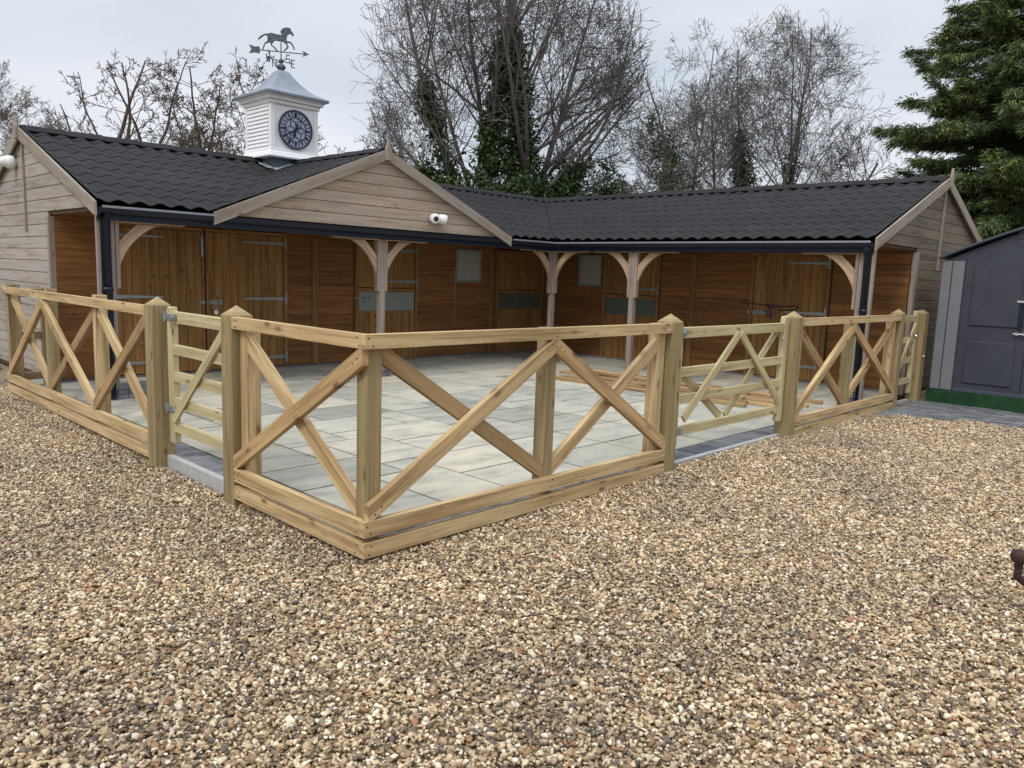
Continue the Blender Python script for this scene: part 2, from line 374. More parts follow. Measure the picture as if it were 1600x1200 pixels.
def stone_tile(n):
    Vs = []; Fs = []
    for i in range(n):
        s = float(np.clip(rng.lognormal(-4.86, .38), .0042, .018))
        sc = np.array([s*rng.uniform(.85, 1.35), s*rng.uniform(.65, 1.), s*rng.uniform(.38, .7)])
        d = IV.copy()
        for _ in range(4):     # chip flats off the pebble
            nn = rng.normal(size=3); nn /= np.linalg.norm(nn); h = rng.uniform(.42, .85); k = np.maximum(d @ nn - h, 0); d = d-np.outer(k, nn)
        d = d*(1+rng.normal(size=(len(d), 1))*.075)*sc
        a, b_, c_ = rng.uniform(0, 2*pi), rng.normal()*.4, rng.normal()*.4
        Rz = np.array([[math.cos(a), -math.sin(a), 0], [math.sin(a), math.cos(a), 0], [0, 0, 1]])
        Rx = np.array([[1, 0, 0], [0, math.cos(b_), -math.sin(b_)], [0, math.sin(b_), math.cos(b_)]])
        Ry = np.array([[math.cos(c_), 0, math.sin(c_)], [0, 1, 0], [-math.sin(c_), 0, math.cos(c_)]])
        d = d @ (Rz @ Rx @ Ry).T
        d += np.array([rng.uniform(-.5, .5)*TILE, rng.uniform(-.5, .5)*TILE, rng.uniform(-.006, .013)])
        Fs.append(IF+len(IV)*i); Vs.append(d)
    return np.concatenate(Vs), np.concatenate(Fs)
protos = bpy.data.collections.new('gravel_prototypes')
for k in range(10):
    V, F = stone_tile(660)
    o = fastmesh('stone_patch', V, F, 3, 'stone'); COL.objects.unlink(o); protos.objects.link(o)
    o.data.polygons.foreach_set('use_smooth', [True]*len(F))
def gravel_here(x, y):
    if x > .02 and y > .0: return False           # the patio
    if y > 9.3: return False
    if x > 7.45+(-.25-y)*.42 and y < -.05: return False  # block paving
    c = Vector((x+2.31, y+3.28)); a = math.atan2(c.y, c.x)
    return c.length < 13.5 and -.05 < a < 1.62 or (c.length < 3)
pts = []
for i in range(-30, 60):
    for j in range(-40, 60):
        x = (i+.5)*TILE+.07; y = (j+.5)*TILE+.07
        if gravel_here(x, y): pts.append((x, y, gz(x, y)))
me = bpy.data.meshes.new('gravel'); me.from_pydata(pts, [], [])
nr = []
for x, y, z in pts:
    e = .1; nr.append(Vector((-(gz(x+e, y)-gz(x-e, y))/(2*e), -(gz(x, y+e)-gz(x, y-e))/(2*e), 1)).normalized())
at = me.attributes.new('up', 'FLOAT_VECTOR', 'POINT'); at.data.foreach_set('vector', np.array(nr, dtype='f').ravel())
gravel = bpy.data.objects.new('gravel', me); COL.objects.link(gravel)
tag(gravel, 'loose tan and brown gravel covering the yard in front of the fence', 'gravel', kind='stuff')
ng = bpy.data.node_groups.new('scatter', 'GeometryNodeTree')
ng.interface.new_socket('Geometry', in_out='INPUT', socket_type='NodeSocketGeometry'); ng.interface.new_socket('Geometry', in_out='OUTPUT', socket_type='NodeSocketGeometry')
gi = N(ng, 'NodeGroupInput'); go = N(ng, 'NodeGroupOutput'); m2p = N(ng, 'GeometryNodeMeshToPoints'); iop = N(ng, 'GeometryNodeInstanceOnPoints'); ci = N(ng, 'GeometryNodeCollectionInfo')
ci.inputs[0].default_value = protos; ci.inputs['Separate Children'].default_value = True; ci.inputs['Reset Children'].default_value = True
ri = N(ng, 'FunctionNodeRandomValue', data_type='INT'); ri.inputs['Min'].default_value = 0; ri.inputs['Max'].default_value = 9; ri.inputs['Seed'].default_value = 4
rr = N(ng, 'FunctionNodeRandomValue', data_type='INT'); rr.inputs['Min'].default_value = 0; rr.inputs['Max'].default_value = 3; rr.inputs['Seed'].default_value = 11
mu = N(ng, 'ShaderNodeMath', operation='MULTIPLY'); mu.inputs[1].default_value = pi/2
al = N(ng, 'FunctionNodeAlignRotationToVector'); al.axis = 'Z'; na = N(ng, 'GeometryNodeInputNamedAttribute', data_type='FLOAT_VECTOR'); na.inputs[0].default_value = 'up'
cx = N(ng, 'ShaderNodeCombineXYZ'); ro = N(ng, 'FunctionNodeRotateRotation'); ro.rotation_space = 'LOCAL'; e2r = N(ng, 'FunctionNodeEulerToRotation')
L(ng, gi.outputs[0], m2p.inputs[0]); L(ng, m2p.outputs[0], iop.inputs['Points']); L(ng, ci.outputs[0], iop.inputs['Instance']); iop.inputs['Pick Instance'].default_value = True
L(ng, ri.outputs[2], iop.inputs['Instance Index']); L(ng, rr.outputs[2], mu.inputs[0]); L(ng, mu.outputs[0], cx.inputs[2]); L(ng, cx.outputs[0], e2r.inputs[0])
L(ng, na.outputs[0], al.inputs['Vector']); L(ng, al.outputs[0], ro.inputs[0]); L(ng, e2r.outputs[0], ro.inputs[1]); L(ng, ro.outputs[0], iop.inputs['Rotation'])
L(ng, iop.outputs[0], go.inputs[0])
gm_ = gravel.modifiers.new('scatter', 'NODES'); gm_.node_group = ng

# patio: mixed size sandstone slabs on a mortar bed
PZ = .032
def patio():
    b = MB(); G = .295; nx, ny = 31, 25; x0, y0 = .36, .36
    occ = [[False]*ny for _ in range(nx)]; R_ = random.Random(12)
    for j in range(ny):
        for i in range(nx):
            if occ[i][j]: continue
            opts = [(3, 2), (2, 3), (2, 2), (2, 2), (2, 1), (3, 2), (1, 2), (1, 1)]; R_.shuffle(opts); opts += [(1, 1)]
            opts.sort(key=lambda o: -(o[0]*o[1]) if R_.random() < .7 else 0)
            for a, c in opts:
                if i+a > nx or j+c > ny: continue
                if any(occ[i+p][j+q] for p in range(a) for q in range(c)): continue
                for p in range(a):
                    for q in range(c): occ[i+p][j+q] = True
                z = PZ+R_.uniform(-.0015, .0015); e = .0108
                b.box(x0+i*G+e, x0+(i+a)*G-e, y0+j*G+e, y0+(j+c)*G-e, PZ-.03, z, 'x'); break
    o = b.build('patio', 'slab', None, .002); o['kind'] = 'structure'
    b = MB(); b.box(.14, 9.6, .14, 7.4, -.09, PZ-.014, 'x'); b.build('patio_bed', 'joint')['kind'] = 'structure'
    b = MB()   # dark block edging rows along the two open sides
    for k in range(44):
        b.box(.145, .35, .15+k*.107+.002+.21, .15+(k+1)*.107-.002+.21, PZ-.03, PZ+random.uniform(-.002, .002), 'x')
        b.box(.145+k*.107+.002, .145+(k+1)*.107-.002, .145, .35, PZ-.03, PZ+random.uniform(-.002, .002), 'y')
    for k in range(44, 84):
        if k < 70: b.box(.145, .35, .15+k*.107+.002+.21, .15+(k+1)*.107-.002+.21, PZ-.03, PZ+random.uniform(-.002, .002), 'x')
        if k < 76: b.box(.145+k*.107+.002, .145+(k+1)*.107-.002, .145, .35, PZ-.03, PZ+random.uniform(-.002, .002), 'y')
    b.build('patio_edging', 'paver', None, .003)['kind'] = 'structure'
    b = MB(); b.box(.088, .138, .088, 7.05, -.16, PZ+.004); b.box(.142, 9.0, .088, .138, -.1, PZ+.001)
    b.build('kerb', 'concrete', None, .004)['kind'] = 'structure'
patio()
def paving():
    b = MB(); R_ = random.Random(5)
    for j in range(-34, 1):
        for i in range(0, 26):
            x = 7.2+i*.105; y = -.045+j*.21+(.105 if i % 2 else 0)
            xe = 7.45+(-.25-y)*.42
            if x < xe or x > 9.75 or y-.2 < -7.: continue
            b.box(x+.002, x+.103, y-.208, y-.002, -.03, .014+R_.uniform(-.0025, .0025), 'y')
    b.build('block_paving', 'paver', None, .003)['kind'] = 'structure'
    b = MB(); b.prism([(7.5, -.03, 0), (9.8, -.03, 0), (9.8, -5.75, 0)], (0, 0, -1), .02); b.build('paving_bed', 'joint')['kind'] = 'structure'
paving()

# ------------------------------------------------------------------ stable building (L shaped)
XA, YF, XR, YB = .55, 5.55, 7.78, .30     # roof edges: left end, front eaves, right wing eaves, right end
WR, ZE, ZR = 2.58, 2.13, 3.085            # half width in plan, eaves and ridge heights
DWY, DWX = 7.25, 9.42                     # sheltered walls behind the verandah
SL = (ZR-ZE)/WR
RX, RY = XR+WR, YF+WR                     # ridge lines
GX0, GX1, GXR = 1.86, 6.52, 4.18          # gablet
stable = thing('stable_block', 'L shaped timber stable block with dark tiled roof and open verandah round the paved yard', 'stable', (XA, YF, 0))

def roof_slope(name, o, al, dn, Ln, W, zr, slope, ok=None, par=stable, p=.215, course=.30, label=None):
    """tile-effect sheet. o: ridge start (x,y); al: along; dn: downhill (unit plan vectors)"""
    o = np.array(o, float); al = np.array(al, float); dn = np.array(dn, float)
    K = 10; nu = int(Ln/p*K)+1; V = []; F = []; us = np.arange(nu)*p/K
    prof = .034*(.5+.5*np.cos(2*pi*us/p))**.8; wav = .003*np.cos(2*pi*us/p)
    ncrs = int(math.ceil(W/course)); rows = []
    for k in range(ncrs):
        v0 = W-(k+1)*course; v1 = W-k*course; v0 = max(v0, 0)
        rows.append((v0-(.02 if v0 > 0 else 0), -.004, 0)); rows.append((v0+(v1-v0)*.55, .006, .3)); rows.append((v1, .0055, 1)); rows.append((v1+.001, -.002, 1))
        base = len(V)
        for (v, dz, wv) in rows[-4:]:
            for i, u in enumerate(us):
                vv = max(0, v-wav[i]*wv*(1 if k else .0)); P = o+al*u+dn*vv
                V.append((P[0], P[1], zr-slope*vv+dz+prof[i]+.02))
        for r in range(3):
            for i in range(nu-1):
                q = (base+r*nu+i, base+(r+1)*nu+i, base+(r+1)*nu+i+1, base+r*nu+i+1)
                if ok:
                    c = np.mean([V[t] for t in q], axis=0)
                    if not ok(*c): continue
                F.append(q)
    V = np.array(V); F = np.array(F); n = np.cross(V[F[0][1]]-V[F[0][0]], V[F[0][2]]-V[F[0][0]])
    if n[2] < 0: F = F[:, ::-1]
    # every tile is an island of its own so that shades differ slightly
    o_ = fastmesh(name, V, F, 4, 'roof', par); o_.data.polygons.foreach_set('use_smooth', [True]*len(F))
    if hasattr(o_.data, 'set_sharp_from_angle'): o_.data.set_sharp_from_angle(angle=.7)
    return o_
zL = lambda x, y: ZR-SL*abs(y-RY)
zRt = lambda x, y: ZR-SL*abs(x-RX)
GSL0 = (ZR-ZE)/(GXR-GX0); GSL1 = (ZR-ZE)/(GX1-GXR)
zG = lambda x, y: ZR-(GSL0*(GXR-x) if x < GXR else GSL1*(x-GXR))
TOW = (4.09, 8.08, .40)
inT = lambda x, y: abs(x-TOW[0]) < .3 and abs(y-TOW[1]) < .3
roof_slope('roof', (XA-.02, RY), (1, 0), (0, -1), RX-XA+.1, WR+.06, ZR, SL,
           lambda x, y, z: x-XR < y-YF+.06 and not (GX0 < x < GX1 and y < RY and zG(x, y) > zL(x, y)+.05) and not inT(x, y))
roof_slope('roof', (XA-.02, RY), (1, 0), (0, 1), RX+WR-XA, WR+.1, ZR, SL, lambda x, y, z: not inT(x, y) and y-RY < 20)
roof_slope('roof', (RX, YB-.02), (0, 1), (-1, 0), RY-YB+.1, WR+.06, ZR, SL, lambda x, y, z: x-XR > y-YF-.06)
roof_slope('roof', (RX, YB-.02), (0, 1), (1, 0), RY-YB+WR, WR+.1, ZR, SL)
okg = lambda x, y, z: zG(x, y) > zL(x, y)-.05 and not inT(x, y)
roof_slope('gablet_roof', (GXR, YF-.06), (0, 1), (-1, 0), RY-YF+.05, GXR-GX0+.1, ZR, GSL0, okg)
roof_slope('gablet_roof', (GXR, YF-.06), (0, 1), (1, 0), RY-YF+.05, GX1-GXR+.1, ZR, GSL1, okg)
def ridge_cap(p0, p1, cross, par=stable, slope=SL):
    p0 = Vector(p0); p1 = Vector(p1); d = (p1-p0); Ln = d.length; d.normalize(); c = Vector(cross); b = MB(); n = max(1, round(Ln/.46))
    for k in range(n):
        a0 = p0+d*(Ln*k/n); a1 = p0+d*(Ln*(k+1)/n+.03); vs = []
        for a, dz in ((a0, .0), (a1, .012)):
            for t, z in ((-.15, -.15*slope+.062), (-.05, .074), (0, .086), (.05, .074), (.15, -.15*slope+.062), (.15, -.15*slope+.052), (0, .06), (-.15, -.15*slope+.052)):
                vs.append(a+c*t+Vector((0, 0, z+dz)))
        fs = [(i, (i+1) % 8, 8+(i+1) % 8, 8+i) for i in range(8)]+[tuple(reversed(range(8))), tuple(range(8, 16))]
        b.add(vs, fs, [(0, 0)]*(32+16))
    return b.build('ridge_cap', 'roof', par)
ridge_cap((XA-.02, RY, ZR), (TOW[0]-.36, RY, ZR), (0, 1, 0)); ridge_cap((TOW[0]+.36, RY, ZR), (RX, RY, ZR), (0, 1, 0))
ridge_cap((RX, YB-.02, ZR), (RX, RY+.1, ZR), (1, 0, 0)); ridge_cap((GXR, YF-.06, ZR), (GXR, RY-.42, ZR), (1, 0, 0))
b = MB(); b.tube([(XR-.02, YF-.02, ZE+.05), (RX, RY, ZR+.06)], .022, 6); b.build('valley_trim', 'black', stable)

def cladding(name, m, plane, c, nrm, z0, zt, lo, hi, pitch=.145, th=.02, gaps=None, par=stable, jg=.007):
    """horizontal shiplap boards in plane x=c or y=c; lo(z), hi(z) bound the wall; gaps: list of (a,b,z0,z1) openings"""
    b = MB(); z = z0; nz_ = Vector(nrm)
    P = (lambda t, z: Vector((c, t, z))) if plane == 'x' else (lambda t, z: Vector((t, c, z)))
    g = (0, 1, 0) if plane == 'x' else (1, 0, 0)
    while z < zt-.01:
        z1 = min(z+pitch-jg, zt)
        spans = [(lo, hi)]
        for (a, bb, ga, gb) in (gaps or []):
            if ga < (z+z1)/2 < gb:
                ns = []
                for (l, h) in spans:
                    if l((z+z1)/2) < a: ns.append((l, (lambda q, h=h, a=a: min(a, h(q)))))
                    if h((z+z1)/2) > bb: ns.append(((lambda q, l=l, bb=bb: max(bb, l(q))), h))
                spans = ns
        for l, h in spans:
            a0, a1, b0, b1 = l(z), h(z), l(z1), h(z1)
            if a1-a0 < .02 or b1 < b0+.002: 
                if a1-a0 < .02: continue
                b1 = b0 = (b0+b1)/2; 
                pts = [P(a0, z), P(a1, z), P(b0, z1)]
            else: pts = [P(a0, z), P(a1, z), P(b1, z1), P(b0, z1)]
            b.prism(pts, nz_, th, g)
        z += pitch
    # backing sheet just behind the boards closes the gaps
    o = b.build(name, m, par, .002); return o
def backing(name, pts, nrm, th=.012, m='dark_soil'):
    b = MB(); b.prism(pts, nrm, th, (0, 0, 1)); return b.build(name, m, stable)
# left end wall (x = XA+.0), opening from the eaves post to DWY
xw = XA+.03
def rl(y): return ZR-SL*abs(y-RY)-.03
lo = lambda z: max(YF+.1, RY-(ZR-.03-z)/SL); hi = lambda z: min(RY+WR-.02, RY+(ZR-.03-z)/SL)
OZ = 2.03
cladding('end_wall', 'clad', 'x', xw, (-1, 0, 0), .06, ZR-.03, lo, hi, gaps=[(0, DWY+.02, 0, OZ)])
backing('wall_backing', [(xw+.004, DWY+.01, 0), (xw+.004, RY+WR-.05, 0), (xw+.004, RY+WR-.05, ZE), (xw+.004, RY, ZR-.04), (xw+.004, YF+.2, ZE+.0), (xw+.004, YF+.2, OZ+.02), (xw+.004, DWY+.01, OZ+.02)], (1, 0, 0))
b = MB(); b.box(xw-.035, xw+.03, DWY-.02, DWY+.05, 0, OZ, 'z'); b.build('corner_trim', 'canopy_post', stable, .002); b = MB(); b.box(xw-.028, xw+.02, YF+.05, YF+.10, 0, OZ+.06, 'z'); b.build('corner_trim', 'canopy_post', stable, .002)
b = MB(); b.box(xw-.045, xw-.02, RY+.0, RY+.05, 1.86, ZR-.1, 'z'); b.build('vertical_trim', 'barge', stable, .002)
# right end wall (y = YB), opening at the verandah
yw = YB+.03
lo = lambda z: max(XR+.1, RX-(ZR-.03-z)/SL); hi = lambda z: min(RX+WR-.02, RX+(ZR-.03-z)/SL)
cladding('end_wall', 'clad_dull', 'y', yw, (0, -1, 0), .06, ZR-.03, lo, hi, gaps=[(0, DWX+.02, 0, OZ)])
backing('wall_backing', [(DWX+.01, yw+.004, 0), (RX+WR-.05, yw+.004, 0), (RX+WR-.05, yw+.004, ZE), (RX, yw+.004, ZR-.04), (XR+.2, yw+.004, ZE), (XR+.2, yw+.004, OZ+.02), (DWX+.01, yw+.004, OZ+.02)], (0, 1, 0))
b = MB(); b.box(DWX+.0, DWX+.10, yw-.035, yw+.03, 0, OZ, 'z'); b.build('corner_trim', 'canopy_post', stable, .002); b = MB(); b.box(XR+.05, XR+.10, yw-.028, yw+.02, 0, OZ+.06, 'z'); b.build('corner_trim', 'canopy_post', stable, .002)
b = MB(); b.box(RX, RX+.05, yw-.045, yw-.02, 1.8, ZR-.1, 'z'); b.build('vertical_trim', 'barge', stable, .002)
# back walls (out of sight from the yard)
b = MB(); b.box(xw+.02, RX+WR-.05, RY+WR-.08, RY+WR-.05, 0, ZE-.03, 'x'); b.build('back_wall', 'clad_dull', stable); b = MB(); b.box(RX+WR-.08, RX+WR-.05, yw+.03, RY+WR-.1, 0, ZE-.03, 'y'); b.build('back_wall', 'clad_dull', stable)
# gablet face
yg = YF+.0
lo = lambda z: GX0+.02+(z-ZE)/GSL0; hi = lambda z: GX1-.02-(z-ZE)/GSL1
cladding('gablet_wall', 'clad_warm', 'y', yg, (0, -1, 0), 2.10, ZR-.02, lo, hi, pitch=.143)
backing('wall_backing', [(GX0, yg+.004, 2.1), (GX1, yg+.004, 2.1), (GXR, yg+.004, ZR-.02)], (0, 1, 0))
def barge(p_lo, p_hi, nrm, w=.145, th=.03, par=stable):
    p0 = Vector(p_lo); p1 = Vector(p_hi); dn = Vector((0, 0, -w)); b = MB()
    b.prism([p0, p1, p1+dn, p0+dn], nrm, th, (p1-p0)); return b.build('bargeboard', 'barge', par, .003)
X0 = XA-.03
barge((X0, YF-.09, ZE+.02-.02), (X0, RY, ZR+.055), (-1, 0, 0)); barge((X0, RY+WR+.09, ZE), (X0, RY, ZR+.055), (-1, 0, 0))
Y0 = YB-.03
barge((XR-.09, Y0, ZE), (RX, Y0, ZR+.055), (0, -1, 0)); barge((RX+WR+.09, Y0, ZE), (RX, Y0, ZR+.055), (0, -1, 0))
barge((GX0-.1, YF-.07, ZE-.01), (GXR, YF-.07, ZR+.055), (0, -1, 0)); barge((GX1+.1, YF-.07, ZE-.01), (GXR, YF-.07, ZR+.055), (0, -1, 0))
def finial(x, y, ax):
    b = MB(); w = .045
    pr = [(-w, ZR-.09), (w, ZR-.09), (w, ZR+.06), (.028, ZR+.10), (.0, ZR+.19), (-.028, ZR+.10), (-w, ZR+.06)]
    if ax == 'x': b.prism([(x, y+a, z) for a, z in pr], (-1, 0, 0), .035, (0, 0, 1))
    else: b.prism([(x+a, y, z) for a, z in pr], (0, -1, 0), .035, (0, 0, 1))
    b.build('finial', 'barge', stable, .003)
finial(X0-.025, RY, 'x'); finial(RX, Y0-.025, 'y'); finial(GXR, YF-.095, 'y')

# eaves: fascia, gutter and lip
b = MB(); b.box(XA+.0, XR+.06, YF+.02, YF+.05, 1.95, 2.09, 'x'); b.build('fascia', 'fascia', stable)
b = MB(); b.box(XR+.02, XR+.05, YB+.02, YF+.045, 1.95, 2.09, 'y'); b.build('fascia', 'fascia', stable)
def gutter(p0, p1, out_):
    p0 = Vector(p0); p1 = Vector(p1); o = Vector(out_); b = MB(); vs = []; pr = [(-.0, .0)]+[(.055-.055*math.cos(a), -.062*math.sin(a)) for a in [pi*k/8 for k in range(1, 8)]]+[(.11, 0), (.115, .006), (.105, .006)]+[(.055-.048*math.cos(a), -.054*math.sin(a)) for a in [pi*k/8 for k in range(7, 0, -1)]]+[(.007, 0)]
    n = len(pr)
    for q in (p0, p1):
        for (a, z) in pr: vs.append(q+o*a+Vector((0, 0, z)))
    b.add(vs, [(i, (i+1) % n, n+(i+1) % n, n+i) for i in range(n)]+[tuple(reversed(range(n))), tuple(range(n, 2*n))], [(0, 0)]*(6*n)); b.build('gutter', 'black', stable)
gutter((XA, YF+.02, 2.075), (XR-.08, YF+.02, 2.075), (0, -1, 0)); gutter((XR+.02, YF-.08, 2.075), (XR+.02, YB+.02, 2.075), (-1, 0, 0))
b = MB(); b.box(XA+.02, GX0-.05, YF-.098, YF-.088, 2.072, 2.096, 'x'); b.build('eaves_lip', 'lip', stable); b = MB(); b.box(GX1+.14, XR-.09, YF-.098, YF-.088, 2.072, 2.096, 'x'); b.build('eaves_lip', 'lip', stable)
b = MB(); b.box(XR-.098, XR-.088, YB+.02, YF-.09, 2.072, 2.096, 'y'); b.build('eaves_lip', 'lip', stable)
def downpipe(x, y, lx, ly):
    b = MB(); b.tube([(lx, ly, 2.03), (lx, ly, 1.99), (x, y, 1.93), (x, y, .06)], .052, 12); b.lathe((x, y, 1.2), [(.058, 0), (.058, .05)], 12); b.build('downpipe', 'black', stable, 0, True)
downpipe(.635, 5.59, .635, 5.53); downpipe(7.845, .385, 7.77, .385)
# flat sheet added under the roof to keep the verandah dark
b = MB(); b.box(XA+.05, DWX+.6, YF+.06, DWY+.1, 2.055, 2.07, 'x'); b.box(XR+.06, DWX+.1, YB+.05, YF+.05, 2.055, 2.07, 'y'); b.build('verandah_shade_sheet', 'clad_in', stable)

# verandah posts with arched braces
def arc_brace(b, c, d, r=.50, w=.105, th=.045, ztop=1.93):
    """c: post face point (x,y), d: unit plan direction away from the post"""
    c = Vector((c[0], c[1], 0)); d = Vector((d[0], d[1], 0)); n = Vector((-d[1], d[0], 0)); m = 9
    W_, H_, w2, h2 = .43, .47, .20, .20
    def curve(x1, z0, bulge):
        o_ = []
        for k in range(m+1):
            a = pi/2*k/m; lx, lz = x1*k/m, z0*(1-k/m)
            cx_, cz_ = x1*(1-math.cos(a)), z0*(1-math.sin(a)); o_.append((lx+(cx_-lx)*bulge, lz+(cz_-lz)*bulge))
        return o_
    inner = curve(W_, -H_, .58); outer = curve(w2, -h2, .08)
    poly = inner+list(reversed(outer)); P = [c+d*a+Vector((0, 0, ztop+z))-n*th/2 for a, z in poly]
    b.prism(P, n, th, (d+Vector((0, 0, 1))))
def v_post(x, y, dirs, sw=.085, base=True, long_=.62, full=True):
    b = MB(); b.box(x-sw/2, x+sw/2, y-sw/2, y+sw/2, PZ, 1.94, 'z'); p = b.build('verandah_post', 'canopy_post', stable, .004)
    bb = MB()
    for d in dirs:
        e = Vector((d[0], d[1], 0)); q = Vector((x, y, 0))+e*(sw/2+.022); s_ = Vector((abs(d[0])*.020+abs(d[1])*.042, abs(d[1])*.020+abs(d[0])*.042, 0))
        bb.box(q.x-s_.x, q.x+s_.x, q.y-s_.y, q.y+s_.y, 1.235, 1.945, 'z')
    bb.build('post_cheek', 'canopy_post', p, .004)
    bb = MB()
    for d in dirs:
        q0 = Vector((x, y, 1.955))+Vector((d[0], d[1], 0))*.02; q1 = Vector((x, y, 1.955))+Vector((d[0], d[1], 0))*(.78)
        bb.beam(q0, q1, .11, .035)
    bb.build('head_rail', 'brace', p, .003)
    for d in dirs:
        k = MB(); arc_brace(k, (x+d[0]*(sw/2+.044), y+d[1]*(sw/2+.044)), d); k.build('arched_brace', 'brace', p, .004)
    if base:
        k = MB(); h = .225
        for c_ in range(3):
            z0 = PZ+c_*.075
            for a0 in (-.105, .003):
                if c_ % 2: k.box(x+a0, x+a0+.102, y-.105, y+.105, z0+.004, z0+.07, 'y')
                else: k.box(x-.105, x+.105, y+a0, y+a0+.102, z0+.004, z0+.07, 'x')
        o = k.build('brick_plinth', 'paver', p, .003)
v_post(.715, 5.68, [(1, 0)], sw=.065, base=False); v_post(4.27, 5.70, [(1, 0), (-1, 0)]); v_post(7.90, 5.69, [(-1, 0), (0, -1)])
v_post(7.90, 3.98, [(0, 1), (0, -1)], base=False); v_post(7.90, .475, [(0, 1)], sw=.06)
k = MB()
for c_ in range(3):
    for a0 in range(5): k.box(.60+a0*.105, .60+a0*.105+.101, 5.58, 5.80, PZ+c_*.052+.002, PZ+c_*.052+.05, 'y')
k.build('brick_plinth', 'paver', stable, .003)

# sheltered walls
T2 = 2.06
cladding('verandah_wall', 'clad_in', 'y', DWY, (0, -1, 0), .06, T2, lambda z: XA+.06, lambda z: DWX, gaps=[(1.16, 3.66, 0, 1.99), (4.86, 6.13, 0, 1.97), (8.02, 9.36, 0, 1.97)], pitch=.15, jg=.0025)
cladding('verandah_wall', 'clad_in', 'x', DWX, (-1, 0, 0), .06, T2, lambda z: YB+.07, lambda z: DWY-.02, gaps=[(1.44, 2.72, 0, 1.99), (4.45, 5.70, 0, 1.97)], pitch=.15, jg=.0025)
b = MB(); b.box(XA+.06, DWX, DWY+.004, DWY+.02, 0, T2, 'x'); b.box(DWX+.004, DWX+.02, YB+.07, DWY, 0, T2, 'y'); b.build('wall_backing', 'dark_soil', stable)
b = MB(); b.box(XA+.06, DWX-.05, DWY-.06, DWY-.022, 0, .058, 'x'); b.box(DWX-.06, DWX-.022, YB+.1, DWY-.07, 0, .058, 'y'); b.build('wall_footing', 'paver', stable, .003)
for x in (4.15, 7.92): b = MB(); b.box(x-.05, x+.05, DWY-.045, DWY-.021, .06, 1.98, 'z'); b.build('wall_trim', 'frame_in', stable, .003)
b = MB(); b.box(DWX-.045, DWX-.021, 3.75, 3.85, .06, 1.98, 'z'); b.build('wall_trim', 'frame_in', stable, .003)

def door(ax, c, t0, t1, z0, z1, name='stable_door', split=None, plate=None, hinge_at='hi', hz=(.35, 1.1, 1.8), bolt=None, frame=True, platem='plate', pad=False, pw=.115):
    """plank door in a wall plane; t runs along the wall, outward = -axis"""
    P = (lambda t, o, z: (c-o, t, z)) if ax == 'x' else (lambda t, o, z: (t, c-o, z))
    def bx(b, ta, tb, oa, ob, za, zb, g=None):
        p, q = P(ta, oa, za), P(tb, ob, zb); b.box(min(p[0], q[0]), max(p[0], q[0]), min(p[1], q[1]), max(p[1], q[1]), za, zb, g)
    b = MB(); n = max(3, round((t1-t0)/pw)); wv = (t1-t0)/n
    for (za, zb) in ([(z0, z1)] if not split else [(z0, split-.008), (split+.008, z1)]):
        for k in range(n): bx(b, t0+k*wv+.002, t0+(k+1)*wv-.002, -.01, .028, za, zb, 'z')
    d = b.build(name, 'door', stable, .003)
    if frame:
        f = MB(); bx(f, t0-.065, t0-.008, -.005, .045, z0-.03, z1+.05, 'z'); bx(f, t1+.008, t1+.065, -.005, .045, z0-.03, z1+.05, 'z'); bx(f, t0-.006, t1+.006, -.005, .043, z1+.006, z1+.048); f.build('frame', 'frame_in', d, .003)
    for z in hz:
        h = MB(); a, e = (t1, -1) if hinge_at == 'hi' else (t0, 1); Ls = min(.62, (t1-t0)*.62)
        ta = a-e*.035; tip = a+e*Ls
        q = [P(ta, .034, z-.026), P(tip, .034, z-.010), P(tip, .034, z+.010), P(ta, .034, z+.026)]
        h.prism(q, (-1, 0, 0) if ax == 'x' else (0, -1, 0), .006, (0, 1, 0) if ax == 'x' else (1, 0, 0))
        bx(h, min(a-e*.055, a-e*.02), max(a-e*.055, a-e*.02), .046, .054, z-.085, z+.085, 'z'); h.build('strap_hinge', 'galv', d)
    if plate:
        h = MB(); bx(h, t0+.012, t1-.012, .030, .034, plate[0], plate[1]); h.build('chew_plate', platem, d)
    if bolt is not None:
        h = MB(); tb, zb = bolt; bx(h, tb-.16, tb+.16, .030, .036, zb-.03, zb+.03)
        h.tube([P(tb-.2, .048, zb), P(tb+.15, .048, zb)], .009, 8)
        for q in (-.12, 0, .12): bx(h, tb+q-.012, tb+q+.012, .036, .062, zb-.022, zb+.022)
        h.tube([P(tb+.02, .05, zb), P(tb+.02, .062, zb-.05), P(tb+.02, .058, zb-.075)], .008, 6); h.build('bolt', 'galv', d)
        if pad:
            h = MB(); h.lathe(P(tb+.05, .065, zb-.14), [(.001, -.012), (.030, -.012), (.030, .012), (.001, .012)], 14, (0, 1, 0) if ax == 'y' else (1, 0, 0)); h.tube([P(tb+.03, .062, zb-.12), P(tb+.03, .062, zb-.07), P(tb+.05, .062, zb-.055), P(tb+.07, .062, zb-.07), P(tb+.07, .062, zb-.12)], .005, 6); h.build('padlock', 'steel', d)
    return d
